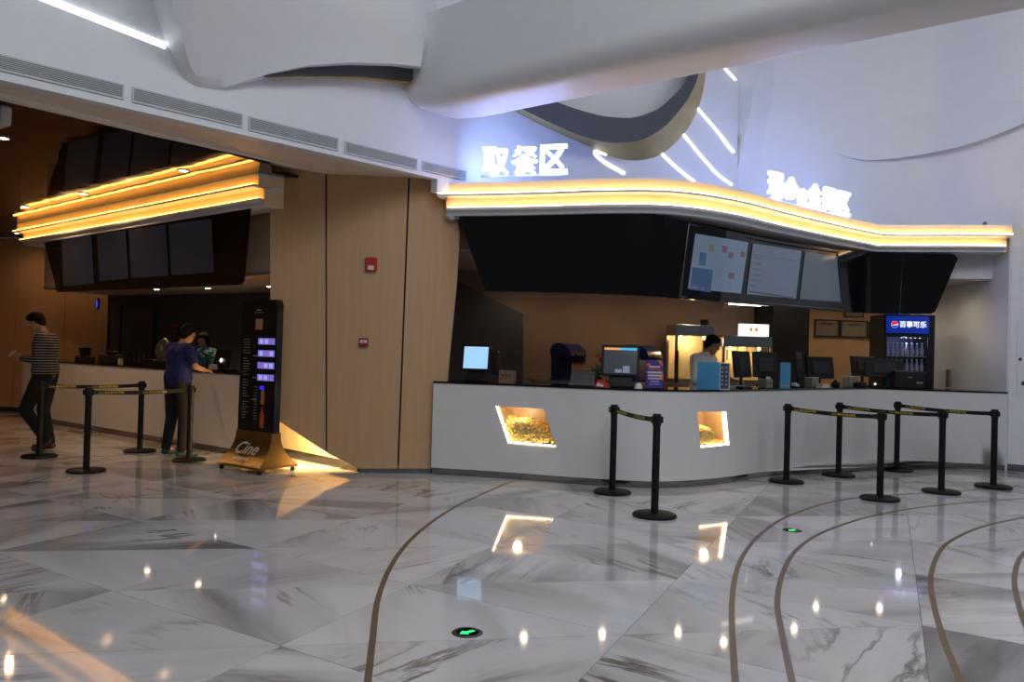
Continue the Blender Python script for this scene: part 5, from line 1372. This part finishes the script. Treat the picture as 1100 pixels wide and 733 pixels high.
    for s_ in (-1,1):
        tmp = MB().ell((0,0,0), (.008,.013,.007), 10, 6); eb = MB(); eb.add([hp(.082,s_*.031,.004) + hf*v[0] + hl*v[1] + hu*v[2] for v in tmp.v], tmp.f)
        ey = eb.build('eye', mat('eye_white',(226,222,216),.3), body, True)
        tmp = MB().ell((0,0,0), (.006,.006,.006), 8, 6); ib = MB(); ib.add([hp(.0875,s_*.031,.004) + hf*v[0] + hl*v[1] + hu*v[2] for v in tmp.v], tmp.f); ib.build('iris', mat('iris_dark',(24,18,16),.2), body, True)
    tmp = MB().ell((0,0,0), (.006,.022,.004), 10, 6); lb = MB(); lb.add([hp(.090,0,-.067) + hf*v[0] + hl*v[1] + hu*v[2] for v in tmp.v], tmp.f); lb.build('lips', mat('lips',(150,90,80),.5), body, True)
    # top
    sb = MB(); torso(sb, .012)
    hem = pv + Vector((0,0,-.06)); 
    for s_ in (0,1): sb.cap(hip[s_]+Vector((0,0,.12)), .122, hip[s_]+Vector((0,0,.08)), .124)
    sb.cap(V('neck')-Vector((0,0,.018)), .069, ch+Vector((0,0,.12)), .105)
    for s_, (a, e, w_) in enumerate(arms):
        if sleeve == 'short': sb.cap(a, .070, a.lerp(e, .72), .064)
        elif sleeve == 'rolled': sb.cap(a, .068, e, .056); sb.cap(e, .056, e.lerp(w_,.35), .050)
        else: sb.cap(a, .068, e, .054); sb.cap(e, .054, w_.lerp(e,.06), .040)
    st_ = remesh(sb.build('top', mats['top'], t, True), .011, 5)
    if collar:
        cb = MB(); nk = V('neck'); 
        for i in range(14):
            a0 = R(20+320*i/14)-R(90)+R(0); a1 = R(20+320*(i+1)/14)-R(90); 
            P_ = lambda a_, r_, z_: nk + Vector((math.cos(a_)*r_, math.sin(a_)*r_*1.0, z_))
            cb.add([P_(a0,.068,.045),P_(a1,.068,.045),P_(a1,.088,.0),P_(a0,.088,.0)],[(0,1,2,3)])
        cb.build('collar', mats['top'], t, True)
        for i in range(4):
            p_ = ch.lerp(pv, i*.3) + Vector((0,-.135,0)); MB().ell(p_,(.007,.004,.007),8,5).build('button', PALE, st_, True)
    if legs:
        tb = MB()
        for s_, n in ((0,'l'),(1,'r')):
            k_, a_ = V('kn_'+n), V('an_'+n)
            tb.cap(hip[s_]+Vector((0,0,.04)), .118, hip[s_], .112); tb.cap(hip[s_], .112, k_, .078); tb.cap(k_, .078, a_+Vector((0,.004,.02)), .062)
        tb.cap(hip[0]+Vector((0,0,.03)), .112, hip[1]+Vector((0,0,.03)), .112)
        remesh(tb.build('trousers', mats['trousers'], t, True), .011, 5)
        wb_ = MB(); rg = []
        for i in range(24):
            a = 2*math.pi*i/24; rg.append((pv.x+.205*math.cos(a), pv.y+.135*math.sin(a)))
        for s_, n in ((0,'l'),(1,'r')):
            a_, toe = V('an_'+n), V('toe_'+n); d = (toe-a_); d.z = 0; d.normalize(); fb = MB(); sd = Vector((-d.y,d.x,0))
            heel = Vector((a_.x,a_.y,toe.z)) - d*.035
            if 'heel_'+n in J: heel = V('heel_'+n)
            hz = heel.z
            fb.cap(heel+Vector((0,0,.02)), .040, heel.lerp(toe,.55)+Vector((0,0,.010)), .042); fb.cap(heel.lerp(toe,.5)+Vector((0,0,.008)), .044, toe+Vector((0,0,.0)), .034); fb.cap(heel+Vector((0,0,.03)), .040, a_+Vector((0,0,.0)), .046)
            remesh(fb.build('shoe', mats['shoe'], t, True), .010, 3)
    return t
STD = dict(head=(0,-.02,1.625), neck=(0,.015,1.475), chest=(0,.01,1.27), pelvis=(0,.02,.985), sh_l=(.185,.02,1.415), sh_r=(-.185,.02,1.415), hip_l=(.095,.02,.93), hip_r=(-.095,.02,.93),
    kn_l=(.10,-.01,.50), kn_r=(-.10,-.01,.50), an_l=(.10,.03,.09), an_r=(-.10,.03,.09), toe_l=(.115,-.15,.035), toe_r=(-.115,-.15,.035),
    el_l=(.24,.05,1.13), el_r=(-.24,.05,1.13), wr_l=(.24,-.03,.88), wr_r=(-.24,-.03,.88), hd_l=(.235,-.06,.78), hd_r=(-.235,-.06,.78))
# man in the striped top, walking to the left with a slip of paper
J = dict(STD); J.update(head=(0,-.115,1.615), face=(0,-1,-.55), neck=(0,-.02,1.47), chest=(0,.015,1.265),
    el_l=(.22,.02,1.14), wr_l=(.10,-.22,1.16), hd_l=(.06,-.31,1.20), el_r=(-.22,.02,1.14), wr_r=(-.09,-.22,1.14), hd_r=(-.05,-.31,1.18), hu_l=(.6,-.3,.6), hu_r=(-.6,-.3,.6), curl=.75,
    kn_l=(.09,-.165,.52), an_l=(.09,.085,.135), toe_l=(.10,-.035,.040), heel_l=(.09,.115,.11),
    kn_r=(-.09,-.03,.50), an_r=(-.09,.06,.085), toe_r=(-.10,-.13,.035))
g = G(44,484.5)
person('man in dark striped top and black trousers walking left, looking at paper', (g.x,g.y,0), R(-84), J,
    dict(skin=SKIN, hair=HAIR, top=STRIPE, trousers=mat('black_trousers',(10,10,12),.9), shoe=mat('brown_shoe',(74,44,32),.5)), 1.075, sleeve='long')
pt = Matrix.Rotation(R(-84),4,'Z') @ Vector((0,-.385,1.21)); 
o = MB().box(-.05,.05,-.002,.002,-.045,.055).build('paper_slip', mat('slip_white',(214,206,196),.7)); o.location = Vector((g.x,g.y,0)) + pt*1.075; o.rotation_euler = (R(-38),0,R(-84))
tag(o, 'white paper slip in the hands of the striped man', 'paper')
# man in the blue shirt leaning at the counter, seen from behind
J = dict(STD); J.update(head=(-.02,-.10,1.60), face=(.10,-1,-.28), neck=(0,-.035,1.46), chest=(0,-.01,1.265),
    el_l=(.27,-.10,1.18), wr_l=(.22,-.33,1.155), hd_l=(.18,-.42,1.150), el_r=(-.33,.02,1.18), wr_r=(-.25,-.20,1.13), hd_r=(-.20,-.29,1.125), curl=.25, hu_l=(0,0,1), hu_r=(0,0,1),
    kn_l=(.13,.0,.50), an_l=(.15,.05,.09), toe_l=(.19,-.13,.035), kn_r=(-.12,.0,.50), an_r=(-.17,.06,.09), toe_r=(-.22,-.11,.035))
g2 = G(190,490)
person('man in royal blue short-sleeved shirt leaning on far left counter, seen from behind', (g2.x,g2.y,0), R(150), J,
    dict(skin=SKIN, hair=HAIR, top=mat('royal_blue_cotton',(18,29,86),.9), trousers=mat('navy_trousers',(12,13,18),.9), shoe=mat('teal_trainer',(34,58,74),.7)), 1.02, sleeve='short')
# attendant behind the far left counter
p, rz, k = lpos(221, 1.0, 0)
J = dict(STD); J.update(face=(.3,-1,-.3), head=(0,-.06,1.61), el_l=(.24,-.02,1.15), wr_l=(.16,-.24,1.08), hd_l=(.12,-.33,1.07), el_r=(-.24,-.02,1.15), wr_r=(-.16,-.24,1.08), hd_r=(-.12,-.33,1.07))
person('attendant in teal top behind the far left counter, mostly hidden', (p.x,p.y,0), rz, J, dict(skin=SKIN, hair=HAIR, top=mat('teal_cotton',(60,130,140),.8), trousers=mat('black_trousers',(10,10,12),.9), shoe=BLACKPL), .97, 'long')
# clerk in a white shirt behind the main counter
P = CP.offset(-1.15).hit(757,380)[0]
J = dict(STD); J.update(face=(.75,-.8,-.45), head=(.045,-.09,1.605), neck=(.01,-.02,1.465), el_l=(.25,-.08,1.16), wr_l=(.20,-.34,1.15), hd_l=(.18,-.43,1.145), el_r=(-.25,-.03,1.14), wr_r=(-.10,-.30,1.13), hd_r=(-.05,-.39,1.12), curl=.5)
person('clerk in a white shirt behind the main counter, looking down to his left', (P.x,P.y,0), face_rz(CP.normal(3.3))+R(10), J,
    dict(skin=SKIN, hair=HAIR, top=mat('white_shirt',(236,232,230),.8), trousers=mat('black_trousers',(10,10,12),.9), shoe=BLACKPL), 1.055, sleeve='rolled', collar=True)
